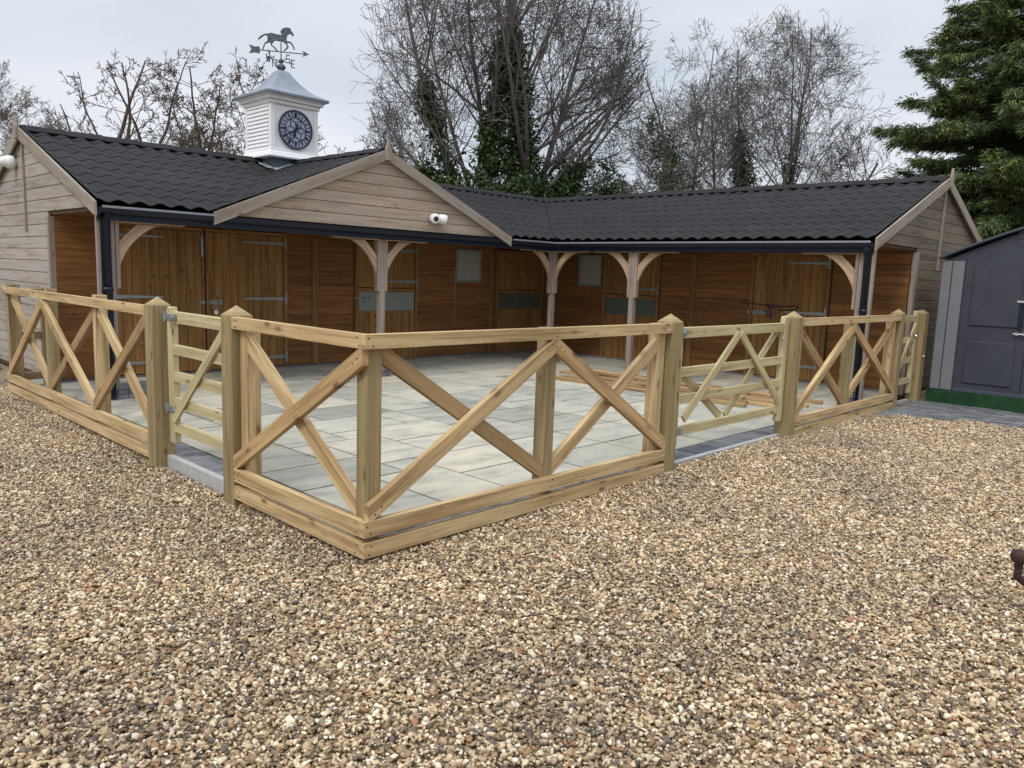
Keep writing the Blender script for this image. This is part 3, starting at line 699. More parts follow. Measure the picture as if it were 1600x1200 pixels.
# double doors, left wing
door('y', DWY-.022, 1.24, 2.40, .07, 1.96, 'barn_door', hinge_at='lo', hz=(.22, 1.08, 1.86), frame=True)
door('y', DWY-.022, 2.44, 3.60, .07, 1.96, 'barn_door', hinge_at='hi', hz=(.20, 1.06, 1.86), bolt=(2.50, 1.01), frame=True, pad=True)
b = MB(); b.box(2.365, 2.40, DWY-.075, DWY-.054, 1.62, 1.9, 'z'); b.build('drop_bolt', 'galv', stable)
door('y', DWY-.022, 4.93, 6.07, .05, 1.93, split=1.24, plate=(.87, 1.17), hz=(.25, 1.35, 1.86), bolt=(5.02, 1.07))
door('y', DWY-.022, 8.09, 9.29, .05, 1.93, split=1.24, plate=(.87, 1.17), hz=(), platem='platedk', hinge_at='lo')
door('x', DWX-.022, 4.52, 5.63, .05, 1.93, split=1.24, plate=(.87, 1.17), hz=(1.35,), platem='platedk', hinge_at='lo')
door('x', DWX-.022, 1.52, 2.66, .07, 1.96, 'barn_door', hz=(.28, 1.10, 1.86), bolt=(2.60, 1.07), hinge_at='lo')
def window(ax, c, t0, t1, z0, z1):
    b = MB(); f = MB(); e = .035
    if ax == 'y':
        b.box(t0, t1, c-.015, c, z0, z1); f.box(t0-e, t0-.002, c-.025, c, z0-e, z1+e, 'z'); f.box(t1+.002, t1+e, c-.025, c, z0-e, z1+e, 'z'); f.box(t0, t1, c-.025, c, z0-e, z0-.002, 'x'); f.box(t0, t1, c-.025, c, z1+.002, z1+e, 'x')
    else:
        b.box(c-.015, c, t0, t1, z0, z1); f.box(c-.025, c, t0-e, t0-.002, z0-e, z1+e, 'z'); f.box(c-.025, c, t1+.002, t1+e, z0-e, z1+e, 'z'); f.box(c-.025, c, t0, t1, z0-e, z0-.002, 'y'); f.box(c-.025, c, t0, t1, z1+.002, z1+e, 'y')
    o = f.build('window', 'plate', stable, .002); b.build('pane', 'notice', o)
window('y', DWY-.022, 7.06, 7.60, 1.40, 1.92); window('x', DWX-.022, 5.80, 6.28, 1.40, 1.92)
b = MB(); b.tube([(7.02, DWY-.03, 2.05), (7.02, DWY-.03, .62)], .006, 6); b.build('cable', 'lip', stable)

# ------------------------------------------------------------------ clock turret on the ridge
TX, TY, TH = TOW
tw = thing('clock_turret', 'white square clock turret with louvred side and grey swept roof on the stable ridge', 'clock turret', (TX, TY, 2.85))
TY0 = TY
b = MB(); h = TH-.04
b.add([(TX+sx*h, TY+sy*h, 2.86) for sx, sy in ((-1, -1), (1, -1), (1, 1), (-1, 1))]+[(TX+sx*(h+.0), TY+sy*(h+.0), 3.18) for sx, sy in ((-1, -1), (1, -1), (1, 1), (-1, 1))], [(0, 1, 5, 4), (1, 2, 6, 5), (2, 3, 7, 6), (3, 0, 4, 7), (4, 5, 6, 7)], [(0, 0)]*20)
ap = b.build('lead_apron', 'leadd', tw)
b = MB()
zf = lambda x, y: max(zL(x, y), zG(x, y) if y < RY else 0)
for (xa, ya, xb, yb_, nx, ny) in ((TX-h, TY-h, TX+h, TY-h, 0, -1), (TX-h, TY+h, TX-h, TY-h, -1, 0), (TX+h, TY-h, TX+h, TY+h, 1, 0)):
    n = 9; vs = []
    for i in range(n):
        t = i/(n-1); x = xa+(xb-xa)*t; y = ya+(yb_-ya)*t; z = zf(x, y); rr_ = .02*math.sin(i*2.3)
        vs += [(x+nx*.003, y+ny*.003, z+.075), (x+nx*.010, y+ny*.010, z+.055), (x+nx*(.10+rr_), y+ny*(.10+rr_), zf(x+nx*.10, y+ny*.10)+.058)]
    b.add(vs, [(3*i+k, 3*i+3+k, 3*i+4+k, 3*i+1+k) for i in range(n-1) for k in (0, 1)], [(0, 0)]*(8*(n-1)))
fl = b.build('flashing', 'leadl', tw); so_ = fl.modifiers.new('solid', 'SOLIDIFY'); so_.thickness = .006
def sq_loft(b, prof, cx_=None, cy_=None):
    cx_ = TX if cx_ is None else cx_; cy_ = TY if cy_ is None else cy_
    vs = []; n = len(prof)
    for (r, z) in prof: vs += [(cx_-r, cy_-r, z), (cx_+r, cy_-r, z), (cx_+r, cy_+r, z), (cx_-r, cy_+r, z)]
    fs = [(i*4+j, i*4+(j+1) % 4, i*4+4+(j+1) % 4, i*4+4+j) for i in range(n-1) for j in range(4)]+[(3, 2, 1, 0), tuple(4*(n-1)+j for j in range(4))]
    b.add(vs, fs, [(0, 0)]*(4*len(fs)))
b = MB(); sq_loft(b, [(TH+.085, 3.155), (TH+.085, 3.185), (TH+.05, 3.20), (TH+.04, 3.235), (TH+.015, 3.25), (TH+.012, 3.29)]); b.build('base_moulding', 'white', tw, .004)
b = MB(); e = .05
b.box(TX-TH+.012, TX+TH-.012, TY-TH+.012, TY+TH-.012, 3.2, 3.96, 'z')
for sx in (-1, 1):
    for sy in (-1, 1): b.box(TX+sx*(TH-.035)-.036, TX+sx*(TH-.035)+.036, TY+sy*(TH-.035)-.036, TY+sy*(TH-.035)+.036, 3.25, 3.975, 'z')
body = b.build('turret_body', 'white', tw, .004)
for sx in (-1, 1):
    b = MB()
    for k in range(12):
        z = 3.27+k*.057; xo = TX+sx*(TH-.012)
        b.prism([(xo, TY-TH+.072, z), (xo+sx*.022, TY-TH+.072, z), (xo+sx*.004, TY-TH+.072, z+.062), (xo, TY-TH+.072, z+.062)], (0, 1, 0), 2*TH-.144, (0, 1, 0))
    b.build('louvre', 'white', tw)
b = MB(); sq_loft(b, [(TH+.0, 3.93), (TH+.02, 3.945), (TH+.025, 3.985), (TH+.06, 4.0), (TH+.065, 4.03), (TH+.10, 4.055), (TH+.105, 4.075)]); b.build('cornice', 'white', tw, .004)
b = MB(); sq_loft(b, [(TH+.125, 4.06), (TH+.13, 4.10), (TH+.06, 4.135), (TH-.03, 4.18), (TH-.11, 4.24), (TH-.185, 4.32), (TH-.25, 4.405), (TH-.30, 4.485), (TH-.33, 4.515), (.02, 4.525)]); rf = b.build('turret_roof', 'lead', tw, .008)
# clock on the front face
CZ = 3.60; CR = .285; cyf = TY-TH-.003
def face_pts(r, a): return Vector((TX+r*math.sin(a), 0, CZ+r*math.cos(a)))
def ring(b, r0, r1, y0, y1, k=48):
    vs = []
    for i in range(k):
        a = 2*pi*i/k
        for r, y in ((r0, y1), (r1, y1), (r1, y0), (r0, y0)): p = face_pts(r, a); vs.append((p.x, y, p.z))
    fs = [(i*4+j, ((i+1) % k)*4+j, ((i+1) % k)*4+(j+1) % 4, i*4+(j+1) % 4) for i in range(k) for j in range(4)]
    b.add(vs, fs, [(0, 0)]*(4*len(fs)))
b = MB(); b.lathe((TX, cyf, CZ), [(.001, 0), (CR, 0), (CR, .012), (.001, .012)], 48, (0, -1, 0)); clk = b.build('clock', 'dial', tw)
b = MB(); ya, yb_ = cyf-.013, cyf-.024
ring(b, CR-.024, CR+.004, ya, yb_-.004); ring(b, CR*.605, CR*.635, ya, yb_)
def seg(b, p, q, w_, y0=ya, y1=yb_):
    b.beam((p.x, (y0+y1)/2, p.z), (q.x, (y0+y1)/2, q.z), abs(y1-y0), w_, up=(0, 0, 1) if abs(q.x-p.x) > .3*abs(q.z-p.z) else (1, 0, 0))
b2 = MB()
for h_ in range(12):
    a = 2*pi*h_/12; n = {0: 4, 1: 1, 2: 2, 3: 3, 4: 3, 5: 2, 6: 3, 7: 4, 8: 4, 9: 3, 10: 1, 11: 2}[h_]
    seg(b, face_pts(CR*.64, a+pi/12), face_pts(CR*.9, a+pi/12), .006)
    for k in range(n):
        da = (k-(n-1)/2)*.055; seg(b2, face_pts(CR*.66, a+da), face_pts(CR*.86, a+da*.9), .0055)
for k in range(6):
    a = 2*pi*k/6; c0 = face_pts(0, 0); m_ = face_pts(CR*.36, a); t1_ = face_pts(CR*.61, a+pi/6); t0_ = face_pts(CR*.61, a-pi/6)
    seg(b, c0, m_, .006); seg(b, m_, t1_, .006); seg(b, m_, t0_, .006)
b.build('tracery', 'navy', clk); b2.build('numerals', 'navy', clk)
ring_dots = MB()
for k in range(60): p = face_pts(CR-.014, 2*pi*k/60); ring_dots.box(p.x-.003, p.x+.003, yb_-.008, yb_-.004, p.z-.003, p.z+.003, 'z')
ring_dots.build('minute_track', 'dial', clk)
def hand(a, Lh, w_):
    b = MB(); d = Vector((math.sin(a), 0, math.cos(a))); n = Vector((d.z, 0, -d.x)); c = Vector((TX, cyf-.028, CZ))
    P = [c-d*.09-n*.005, c-d*.10-n*w_*1.3, c-d*.06-n*w_*1.2, c-n*w_*.8, c+d*Lh*.45-n*w_*1.3, c+d*Lh*.75-n*w_*.7, c+d*Lh, c+d*Lh*.75+n*w_*.7, c+d*Lh*.45+n*w_*1.3, c+n*w_*.8, c-d*.06+n*w_*1.2, c-d*.10+n*w_*1.3, c-d*.09+n*.005]
    b.prism(P, (0, -1, 0), .006, d); b.build('hand', 'navy', clk)
hand(math.radians(200), .155, .014); hand(math.radians(241), .215, .010)

# weathervane
vx, vy = TX, TY; wv = thing('weathervane', 'verdigris trotting horse weathervane on top of the clock turret', 'weathervane', (vx, vy, 4.55))
b = MB(); b.lathe((vx, vy, 4.52), [(.02, 0), (.042, .008), (.046, .02), (.066, .035), (.069, .062), (.05, .09), (.028, .1), (.02, .115), (.032, .125), (.036, .15), (.024, .17), (.012, .185)], 16); b.build('finial_ball', 'verd', wv, 0, True)
b = MB(); b.tube([(vx, vy, 4.70), (vx, vy, 4.94)], .009, 8); b.build('pole', 'verd', wv)
ad = Vector((.84, -.54, 0)).normalized(); an = Vector((ad.y, -ad.x, 0)); az = 4.80; c0 = Vector((vx, vy, az))
b = MB(); b.tube([c0-ad*.43, c0+ad*.37], .008, 8)
b.prism([c0+ad*a+Vector((0, 0, z)) for a, z in ((.32, .045), (.42, 0), (.32, -.045), (.34, 0))], an, .01)
b.prism([c0+ad*a+Vector((0, 0, z)) for a, z in ((-.30, 0), (-.32, .05), (-.38, .04), (-.47, .065), (-.435, 0), (-.47, -.065), (-.38, -.045), (-.32, -.055))], an, .012)
b.build('arrow', 'verd', wv)
HP = [(355, 485), (380, 430), (430, 385), (500, 345), (560, 335), (620, 315), (700, 330), (810, 340), (830, 318), (800, 285), (815, 250), (850, 205), (920, 178), (1005, 185), (1020, 235), (1065, 290), (1072, 335), (1045, 345), (1020, 312), (985, 302), (950, 330), (930, 375), (930, 450), (1000, 455), (1045, 495), (1075, 555), (1095, 605), (1065, 610), (1045, 555), (1010, 500), (955, 480), (935, 500), (970, 560), (945, 605), (880, 662), (855, 660), (905, 605), (935, 560), (910, 515), (860, 478), (700, 465), (680, 485), (640, 530), (640, 560), (700, 600), (755, 665), (725, 670), (670, 610), (610, 565), (608, 515), (560, 520), (505, 550), (485, 610), (465, 670), (440, 672), (460, 610), (490, 530), (540, 490), (548, 440), (545, 380), (500, 375), (440, 420), (400, 460)]
sc_ = .77/1035.
b = MB(); b.prism([c0-an*.011+ad*((x-815)*sc_)+Vector((0, 0, (680-z)*sc_*.98)) for x, z in HP], an, .022); b.build('horse', 'verd', wv, .004)
b = MB(); zc = 4.665
b.tube([(vx-.17, vy, zc), (vx+.17, vy, zc)], .007, 6); b.tube([(vx, vy-.17, zc), (vx, vy+.17, zc)], .007, 6); b.build('direction_arms', 'verd', wv)
def letter(strokes, c, d):
    c = Vector(c); d = Vector(d); b = MB(); n = Vector((d.y, -d.x, 0))
    for (x0, z0, x1, z1) in strokes:
        p, q = c+d*x0*.045+Vector((0, 0, z0*.055)), c+d*x1*.045+Vector((0, 0, z1*.055))
        b.beam(p, q, .012, .013, up=(0, 0, 1) if abs(x1-x0) > .2 else n.cross(Vector((0, 0, 1))))
    b.build('direction_letter', 'verd', wv)
letter([(-.7, 1, -.35, -1), (-.35, -1, 0, .6), (0, .6, .35, -1), (.35, -1, .7, 1)], (vx-.215, vy, zc), (1, 0, 0))
letter([(-.6, -1, -.6, 1), (-.6, 1, .6, 1), (-.6, 0, .4, 0), (-.6, -1, .6, -1)], (vx+.205, vy, zc), (1, 0, 0))
letter([(-.6, -1, -.6, 1), (-.6, 1, .6, -1), (.6, -1, .6, 1)], (vx, vy+.205, zc), ad)
letter([(.6, 1, -.5, 1), (-.5, 1, -.5, 0), (-.5, 0, .6, 0), (.6, 0, .6, -1), (.6, -1, -.6, -1)], (vx, vy-.205, zc), ad)

# camera pair on the gablet, floodlight on the left end wall
sc = thing('security_camera', 'white twin dome camera mounted on the gablet boards', 'camera', (5.06, YF-.02, 2.29))
b = MB(); yb2 = YF-.02
b.lathe((5.06, yb2, 2.29), [(.001, 0), (.05, 0), (.05, .02), (.03, .035)], 16, (0, -1, 0)); b.build('bracket', 'whitep', sc, 0, True)
for (dx, ax_, nm) in ((-.045, (-.35, -.9, -.12), 0), (.085, (.85, -.45, -.1), 1)):
    a = Vector(ax_).normalized(); c = Vector((5.06+dx, yb2-.075, 2.29))
    b = MB(); b.lathe(c-a*.05, [(.02, 0), (.06, .01), (.070, .035), (.072, .105), (.062, .13), (.040, .138)], 18, a); q = b.build('camera_body', 'whitep', sc, 0, True)
    b = MB(); b.lathe(c-a*.05, [(.001, .1385), (.038, .1385), (.034, .145), (.001, .149)], 16, a); b.build('lens', 'black', q, 0, True)
fx, fy, fz = XA+.01, 8.52, 2.74
fl = thing('wall_lamp', 'white bullet shaped lamp high on the left gable wall', 'lamp', (fx, fy, fz))
b = MB(); b.lathe((fx, fy-.02, fz), [(.001, 0), (.05, 0), (.05, .03), (.03, .04)], 14, (-1, 0, 0)); b.build('bracket', 'whitep', fl, 0, True)
b = MB(); a = Vector((-1, .1, -.02)).normalized(); b.lathe((fx-.02, fy-.02, fz), [(.001, -.0), (.075, .0), (.08, .02), (.08, .08), (.076, .082), (.07, .11), (.055, .15), (.03, .18), (.001, .19)], 18, a); b.build('lamp_head', 'whitep', fl, 0, True)

# ------------------------------------------------------------------ fences (boards on the outer face, posts behind)
RT = .045
def fx_(t, o, z): return (t, o, z)
def fy_(t, o, z): return (o, t, z)
def fence_run(root, P, joints, posts, t0, t1, pattern, mats=('pine', 'pine', 'pine_dark'), zt=1.20, low=.0, ends=None, z_off=0., rails=True, post_w=.095, zbot=-.12, lightbrace=True):
    """P maps (t, outward offset, z); joints: t of brace ends, pattern: '/' or '\\' for each outer brace"""
    r = random.Random(int(t0*100)+3)
    def rail(nm, z0, z1, m, o0=0., o1=RT, a=t0, b_=t1):
        k = MB(); k.beam(P(a, (o0+o1)/2, (z0+z1)/2), P(b_, (o0+o1)/2, (z0+z1)/2), o1-o0, z1-z0); return k.build(nm, m, root, .003)
    for nm_, za_, zb_ in (('top_rail', zt-.078, zt), ('lower_rail', .115, .205), ('gravel_board', low, low+.086)):
        rr_ = rail(nm_, za_, zb_, mats[0])
        for tp in [q_[0] for q_ in posts]+[t0+.03, t1-.03]:
            for dz_ in (.022, -.022):
                if not t0+.01 < tp < t1-.01: continue
                k = MB(); k.lathe(P(tp+r.uniform(-.02, .02), -.0002, (za_+zb_)/2+dz_+r.uniform(-.005, .005)), [(.0001, 0), (.0052, 0), (.0045, .0015), (.0001, .0015)], 8, Vector(P(0, -1, 0))); k.build('screw', 'wire', rr_)
    for (t, w_, ht) in posts:
        k = MB(); k.beam(P(t, RT+.001+post_w/2, zbot), P(t, RT+.001+post_w/2, ht), w_, post_w, up=(0, 1, 0)); k.build('post', 'post' if r.random() < .6 else 'pine', root, .004)
    za, zb = .205, zt-.078
    for i, s in enumerate(pattern):
        a, c = joints[i], joints[i+1]
        for outer in (True, False):
            up_ = (s == '/') == outer
            p, q = (a+.025, c-.02); z0, z1 = (za+.045, zb-.045) if up_ else (zb-.045, za+.045)
            o = RT/2 if outer else RT*1.55
            if not outer: p, q = a+.055, c-.055
            if not outer: p, q = (a+.095 if i == 0 and t0 < .1 else a+.03), c-.03
            else: p, q = a-.004 if i else a-.02, c+.004
            lo_, hi_ = (zt-.075 if not outer else zt-.08), .205
            A, B_ = ((p, .235), (q, zt-.11)) if up_ else ((p, zt-.11), (q, .235))
            dx, dz = B_[0]-A[0], B_[1]-A[1]; ln = math.hypot(dx, dz); ux, uz = dx/ln, dz/ln; hw = .046
            poly = [(A[0]-ux*.3-uz*hw, A[1]-uz*.3+ux*hw), (B_[0]+ux*.3-uz*hw, B_[1]+uz*.3+ux*hw), (B_[0]+ux*.3+uz*hw, B_[1]+uz*.3-ux*hw), (A[0]-ux*.3+uz*hw, A[1]-uz*.3-ux*hw)]
            for (ax_, val, keep) in ((0, p, 1), (0, q, -1), (1, .203 if outer else .17, 1), (1, zt-.076 if outer else zt-.05, -1)):
                np_ = []
                for m_ in range(len(poly)):
                    P0, P1 = poly[m_], poly[(m_+1) % len(poly)]; i0, i1 = (P0[ax_]-val)*keep >= 0, (P1[ax_]-val)*keep >= 0
                    if i0: np_.append(P0)
                    if i0 != i1: f = (val-P0[ax_])/(P1[ax_]-P0[ax_]); np_.append((P0[0]+f*(P1[0]-P0[0]), P0[1]+f*(P1[1]-P0[1])))
                poly = np_
            o0 = .0015 if outer else RT+.006; n_v = Vector(P(0, 1, 0))
            k = MB(); k.prism([Vector(P(t_, o0, z_)) for t_, z_ in poly], n_v, RT-.003 if outer else .042, Vector(P(ux, 0, uz)))
            br_ = k.build('brace', 'pine' if up_ else 'pine_dark', root, .003)
            if outer:
                for (t_, z_) in ((p+.045, A[1]+(.0 if up_ else -.02)), (p+.085, A[1]+(.035 if up_ else -.05)), (q-.045, B_[1]+(-.0 if up_ else .02)), (q-.085, B_[1]+(-.035 if up_ else .05))):
                    k = MB(); k.lathe(P(t_, .0013, z_), [(.0001, 0), (.0052, 0), (.0045, .0015), (.0001, .0015)], 8, Vector(P(0, -1, 0))); k.build('screw', 'wire', br_)
def gatepost(root, x0, y0, h=1.225, w_=.15, m='post', z0=-.14, nm='gate_post'):
    k = MB(); cx_, cy_ = x0+w_/2, y0+w_/2
    k.box(x0, x0+w_, y0, y0+w_, z0, h-.02, 'z'); o = k.build(nm, m, root, .004)
    k = MB(); k.add([(x0+.001, y0+.001, h-.02), (x0+w_-.001, y0+.001, h-.02), (x0+w_-.001, y0+w_-.001, h-.02), (x0+.001, y0+w_-.001, h-.02), (cx_, cy_, h+.045)], [(0, 1, 4), (1, 2, 4), (2, 3, 4), (3, 0, 4), (3, 2, 1, 0)], [(0, 0), (w_, 0), (w_/2, .1)]*4+[(0, 0)]*4); k.build('post_cap', m, o)
    return o
# corner fence: both arms meet at the origin
cf = thing('timber_fence', 'L shaped cross braced timber fence whose corner stands nearest in front of the yard', 'fence', (0, 0, 0), 'cross braced fence round the yard')
fence_run(cf, fx_, [.05, 1.50, 2.86], [(1.505, .095, 1.195), (2.79, .095, 1.195)], 0, 2.86, '/\\')
fence_run(cf, fy_, [.05, 1.47], [(1.40, .095, 1.17)], RT+.0, 1.47, '\\')
k = MB(); k.box(RT+.002, RT+.097, RT+.002, RT+.097, -.1, 1.12, 'z'); k.build('post', 'post', cf, .004)
gatepost(cf, 2.86, 0); gatepost(cf, .0, 1.47)
rf_ = thing('timber_fence', 'short cross braced timber fence panel between the wide gate and the side gate', 'fence', (5.22, 0, 0), 'cross braced fence round the yard')
fence_run(rf_, fx_, [5.24, 6.60, 8.08], [(6.66, .095, 1.19), (8.02, .095, 1.19)], 5.22, 8.10, '/\\')
gatepost(rf_, 5.07, 0); gatepost(rf_, 8.10, 0, w_=.14)
lf = thing('timber_fence', 'long cross braced timber fence on the left running from the small gate', 'fence', (0, 2.91, 0), 'cross braced fence round the yard')
fence_run(lf, fy_, [2.93, 4.15, 5.62, 6.95], [(4.17, .10, 1.225), (5.60, .10, 1.225), (7.02, .13, 1.225)], 2.91, 7.08, '\\/\\')
gatepost(lf, 0, 2.76)

# return fence between the left corner and the end wall
rt = thing('return_fence', 'low three rail timber fence between the left fence corner and the gable wall', 'fence', (.3, 7.3, 0))
for z, m in ((1.12, 'pine_dark'), (.62, 'pine_dark'), (.14, 'pine_dark')):
    k = MB(); k.beam((.10, 7.12, z), (.54, 7.26, z), .04, .09); k.build('rail', m, rt, .003)
k = MB(); k.beam((.46, 7.2, 0), (.46, 7.2, 1.18), .09, .09, up=(0, 1, 0)); k.build('post', 'post', rt, .003)

# gates
def gate(name, label, root_loc, P, t_h, t_s, o, zb, zt, rails, braces, stile=.085, th=.055, hinge='lo', sw=None, backbr=(), mm='gate', top_h=.085, gr='timber gates in the fence'):
    g = thing(name, label, 'gate', root_loc, gr)
    for nm, t, ztp in (('hanging_stile', t_h, zt+.035), ('closing_stile', t_s, zt+.065)):
        k = MB(); k.beam(P(t, o, zb-.09), P(t, o, ztp-.02), stile, th, up=(0, 1, 0)) if P is fx_ else k.beam(P(t, o, zb-.09), P(t, o, ztp-.02), th, stile, up=(0, 1, 0))
        e_ = stile/2-.012
        k.beam(P(t, o, ztp-.022), P(t, o, ztp), (stile-.024 if P is fx_ else th), (th if P is fx_ else stile-.024), up=(0, 1, 0)); k.build(nm, mm, g, .008)
    s = 1 if t_s > t_h else -1
    for i, z in enumerate(rails):
        hh = top_h if i == 0 else .075
        k = MB(); k.beam(P(t_h+s*stile*.3, o-.0, z), P(t_s-s*stile*.3, o-.0, z), .042 if i else .05, hh); k.build('rail', mm, g, .003)
    for (ta, za, tb, zb_, off) in braces:
        k = MB(); k.beam(P(ta, o+off, za), P(tb, o+off, zb_), .022, .07); k.build('brace', mm, g, .003)
    return g
wg = gate('field_gate', 'wide pale timber gate with crossed braces between the tall posts', (3.06, .085, 0), fx_, 3.075, 4.985, .085, .27, 1.155,
          [1.112, .79, .565, .0+.30], [(4.02, 1.08, 3.18, .40, -.034), (4.06, 1.08, 4.90, .40, -.034), (3.14, .82, 3.90, .34, .034), (4.90, 1.08, 3.98, .34, .034)], stile=.09)
k = MB(); k.lathe((3.12, .057, 1.115), [(.001, 0), (.028, 0), (.028, .006), (.014, .010), (.012, .016), (.001, .016)], 14, (0, -1, 0)); k.box(3.02, 3.17, .051, .056, 1.09, 1.14); k.build('hinge', 'galv', wg)
k = MB(); k.box(3.02, 3.17, .051, .056, .275, .325); k.build('hinge', 'galv', wg)
k = MB(); k.tube([(4.86, .05, 1.06), (4.86, .045, 1.0), (4.9, .045, .99)], .008, 6); k.build('latch', 'galv', wg)
sg = gate('hand_gate', 'narrow left hand timber gate standing over the kerb step', (.11, 2.6, 0), fy_, 2.66, 1.68, .115, .24, 1.165,
          [1.125, .88, .675, .475, .28], [(2.60, .34, 1.74, 1.08, -.032)], stile=.085)
for z in (1.125, .42):
    k = MB(); k.box(.075, .082, 2.52, 2.76, z-.022, z+.022); k.lathe((.085, 2.72, z-.035), [(.018, 0), (.018, .07)], 10); k.lathe((.075, 2.57, z), [(.001, 0), (.016, 0), (.012, .01), (.001, .012)], 10, (-1, 0, 0)); k.build('hinge', 'galv', sg)
fg = gate('hand_gate', 'narrow timber side gate beside the grey plastic shed', (8.3, .1, 0), fx_, 8.30, 8.96, .10, .21, 1.17,
          [1.13, .85, .58, .30], [(8.34, .42, 8.90, 1.06, -.032)], stile=.085)
k = MB(); k.box(8.80, 9.0, .062, .068, .90, .94); k.tube([(8.86, .05, .92), (8.86, .03, .90)], .01, 6); k.build('latch', 'steel', fg)
gp = thing('gate_post', 'heavy green brown post standing alone between the side gate and the shed', 'post', (9.12, .05, 0))
k = MB(); k.box(9.03, 9.20, .0, .15, -.1, 1.20, 'z'); k.add([(9.03, 0, 1.2), (9.20, 0, 1.2), (9.20, .15, 1.2), (9.03, .15, 1.2), (9.08, .05, 1.245), (9.15, .05, 1.245), (9.15, .1, 1.245), (9.08, .1, 1.245)], [(0, 1, 5, 4), (1, 2, 6, 5), (2, 3, 7, 6), (3, 0, 4, 7), (4, 5, 6, 7)], [(0, 0), (.1, 0), (.1, .1), (0, .1)]*5); k.build('post', 'post', gp, .004)
k = MB(); k.box(9.06, 9.11, -.014, -.002, .60, .65); k.tube([(9.085, -.012, .63), (9.085, -.04, .63)], .009, 8); k.build('catch', 'steel', gp)

# ------------------------------------------------------------------ plastic shed
SX, SY0, SY1 = 9.17, -.10, -2.20; SP = (SY0+SY1)/2
sh = thing('plastic_shed', 'dark grey plastic garden shed with double doors on a green timber base', 'shed', (SX, SY0, 0))
b = MB(); b.box(SX-.01, SX+1.9, SY1-.03, SY0+.03, .0, .19, 'y'); b.build('base', 'green', sh, .006)
ze = 1.93; zp = 2.36
def arch(y, d=0): t = abs(y-SP)/(SP-SY1); return ze+(zp-ze)*(1-t**1.15)+d
ys = [SY0+(SY1-SY0)*k/16 for k in range(17)]
for x in (SX+.02, SX+1.86): b = MB(); b.prism([(x, SY0, .19), (x, SY1, .19)]+[(x, y, arch(y, -.03)) for y in reversed(ys)], (1, 0, 0), .03, (0, 0, 1)); b.build('gable_wall', 'shed_dark', sh)
b = MB()
for yy in (SY0-.02, SY1): b.box(SX+.05, SX+1.86, yy, yy+.02, .19, ze-.03, 'x')
for k in range(9):
    for yy in (SY0, SY1-.015): b.box(SX+.12+k*.2, SX+.22+k*.2, yy, yy+.015, .22, ze-.06, 'z')
b.build('side_wall', 'shed_light', sh, .004)
for (a, c) in ((SY0, SY0-.12), (SY0-.125, SY0-.27), (SY1, SY1+.12), (SY1+.125, SY1+.27)): b = MB(); b.box(SX-.0, SX+.018, min(a, c)+.003, max(a, c)-.003, .20, ze-.02, 'z'); b.build('corner_panel', 'shed_light', sh, .006)
b = MB(); vs = []; n = len(ys)
for x in (SX-.06, SX+1.96):
    for y in ys: yy = SP+(y-SP)*1.04; vs.append((x, yy, arch(y, .03)))
    for y in ys: yy = SP+(y-SP)*1.04; vs.append((x, yy, arch(y, -.0)))
fs = [(i, i+1, 2*n+i+1, 2*n+i) for i in range(n-1)]+[(n+i+1, n+i, 3*n+i, 3*n+i+1) for i in range(n-1)]+[(i+1, i, n+i, n+i+1) for i in range(n-1)]+[(2*n+i, 2*n+i+1, 3*n+i+1, 3*n+i) for i in range(n-1)]+[(0, 2*n, 3*n, n), (n-1, 2*n-1, 4*n-1, 3*n-1)]
b.add(vs, fs, [(0, 0)]*(4*len(fs))); b.build('shed_roof', 'shed_roof', sh, .004)
b = MB()
for k in range(6): b.box(SX+.004, SX+.018, SP-.22, SP+.22, 2.13+k*.03, 2.15+k*.03, 'y')
b.build('vent', 'shed_roof', sh)
def sdoor(ya, yb, hinge_hi):
    """ya > yb"""
    mid = abs(ya-SP) > abs(yb-SP); b = MB(); n = 8
    top = lambda y: arch(y, -.12)-.02
    yy = [ya+(yb-ya)*k/n for k in range(n+1)]
    b.prism([(SX+.019, ya, .2), (SX+.019, yb, .2)]+[(SX+.019, y, top(y)) for y in reversed(yy)], (-1, 0, 0), .018, (0, 0, 1)); d = b.build('shed_door', 'shed_dark', sh, .005)
    f = MB(); e = .10; x = SX
    yi = [ya-e*(1 if ya > yb else -1)+(yb-ya+2*e*(1 if ya > yb else -1))*k/n for k in range(n+1)]
    f.prism([(x, yi[0], 1.08), (x, yi[-1], 1.08)]+[(x, y, top(y)-.12) for y in reversed(yi)], (-1, 0, 0), .020, (0, 0, 1))
    f.prism([(x, yi[0], .32), (x, yi[-1], .32), (x, yi[-1], .88), (x, yi[0], .88)], (-1, 0, 0), .020, (0, 0, 1))
    f.build('panel', 'shed_dark', d, .012)
    f = MB(); ye = yb+(.05 if hinge_hi else 0) if ya > yb else yb-.05
    f.box(x-.03, x-.012, min(ye, ye+.05), max(ye, ye+.05), 1.06, 1.42, 'z'); f.build('handle', 'black', d, .006)
    return d
d1 = sdoor(SY0-.29, SP+.006, True); d2 = sdoor(SY1+.29, SP-.006, False)
b = MB(); b.box(SX-.034, SX-.012, SP-.06, SP+.14, 1.40, 1.425); b.build('handle_bar', 'steel', d1)
b = MB(); b.tube([(SX-.03, SP+.14, 1.005), (SX-.03, SP-.18, 1.005)], .010, 8)
for q in (.10, .02, -.10): b.box(SX-.042, SX-.012, SP+q-.014, SP+q+.014, .985, 1.025)
b.build('bolt', 'steel', d1)
for q in (0,):
    b = MB(); b.box(SX-.006, SX+.0, SY0-.285, SY1+.285, .195, .245); b.build('threshold', 'shed_roof', sh, .004)

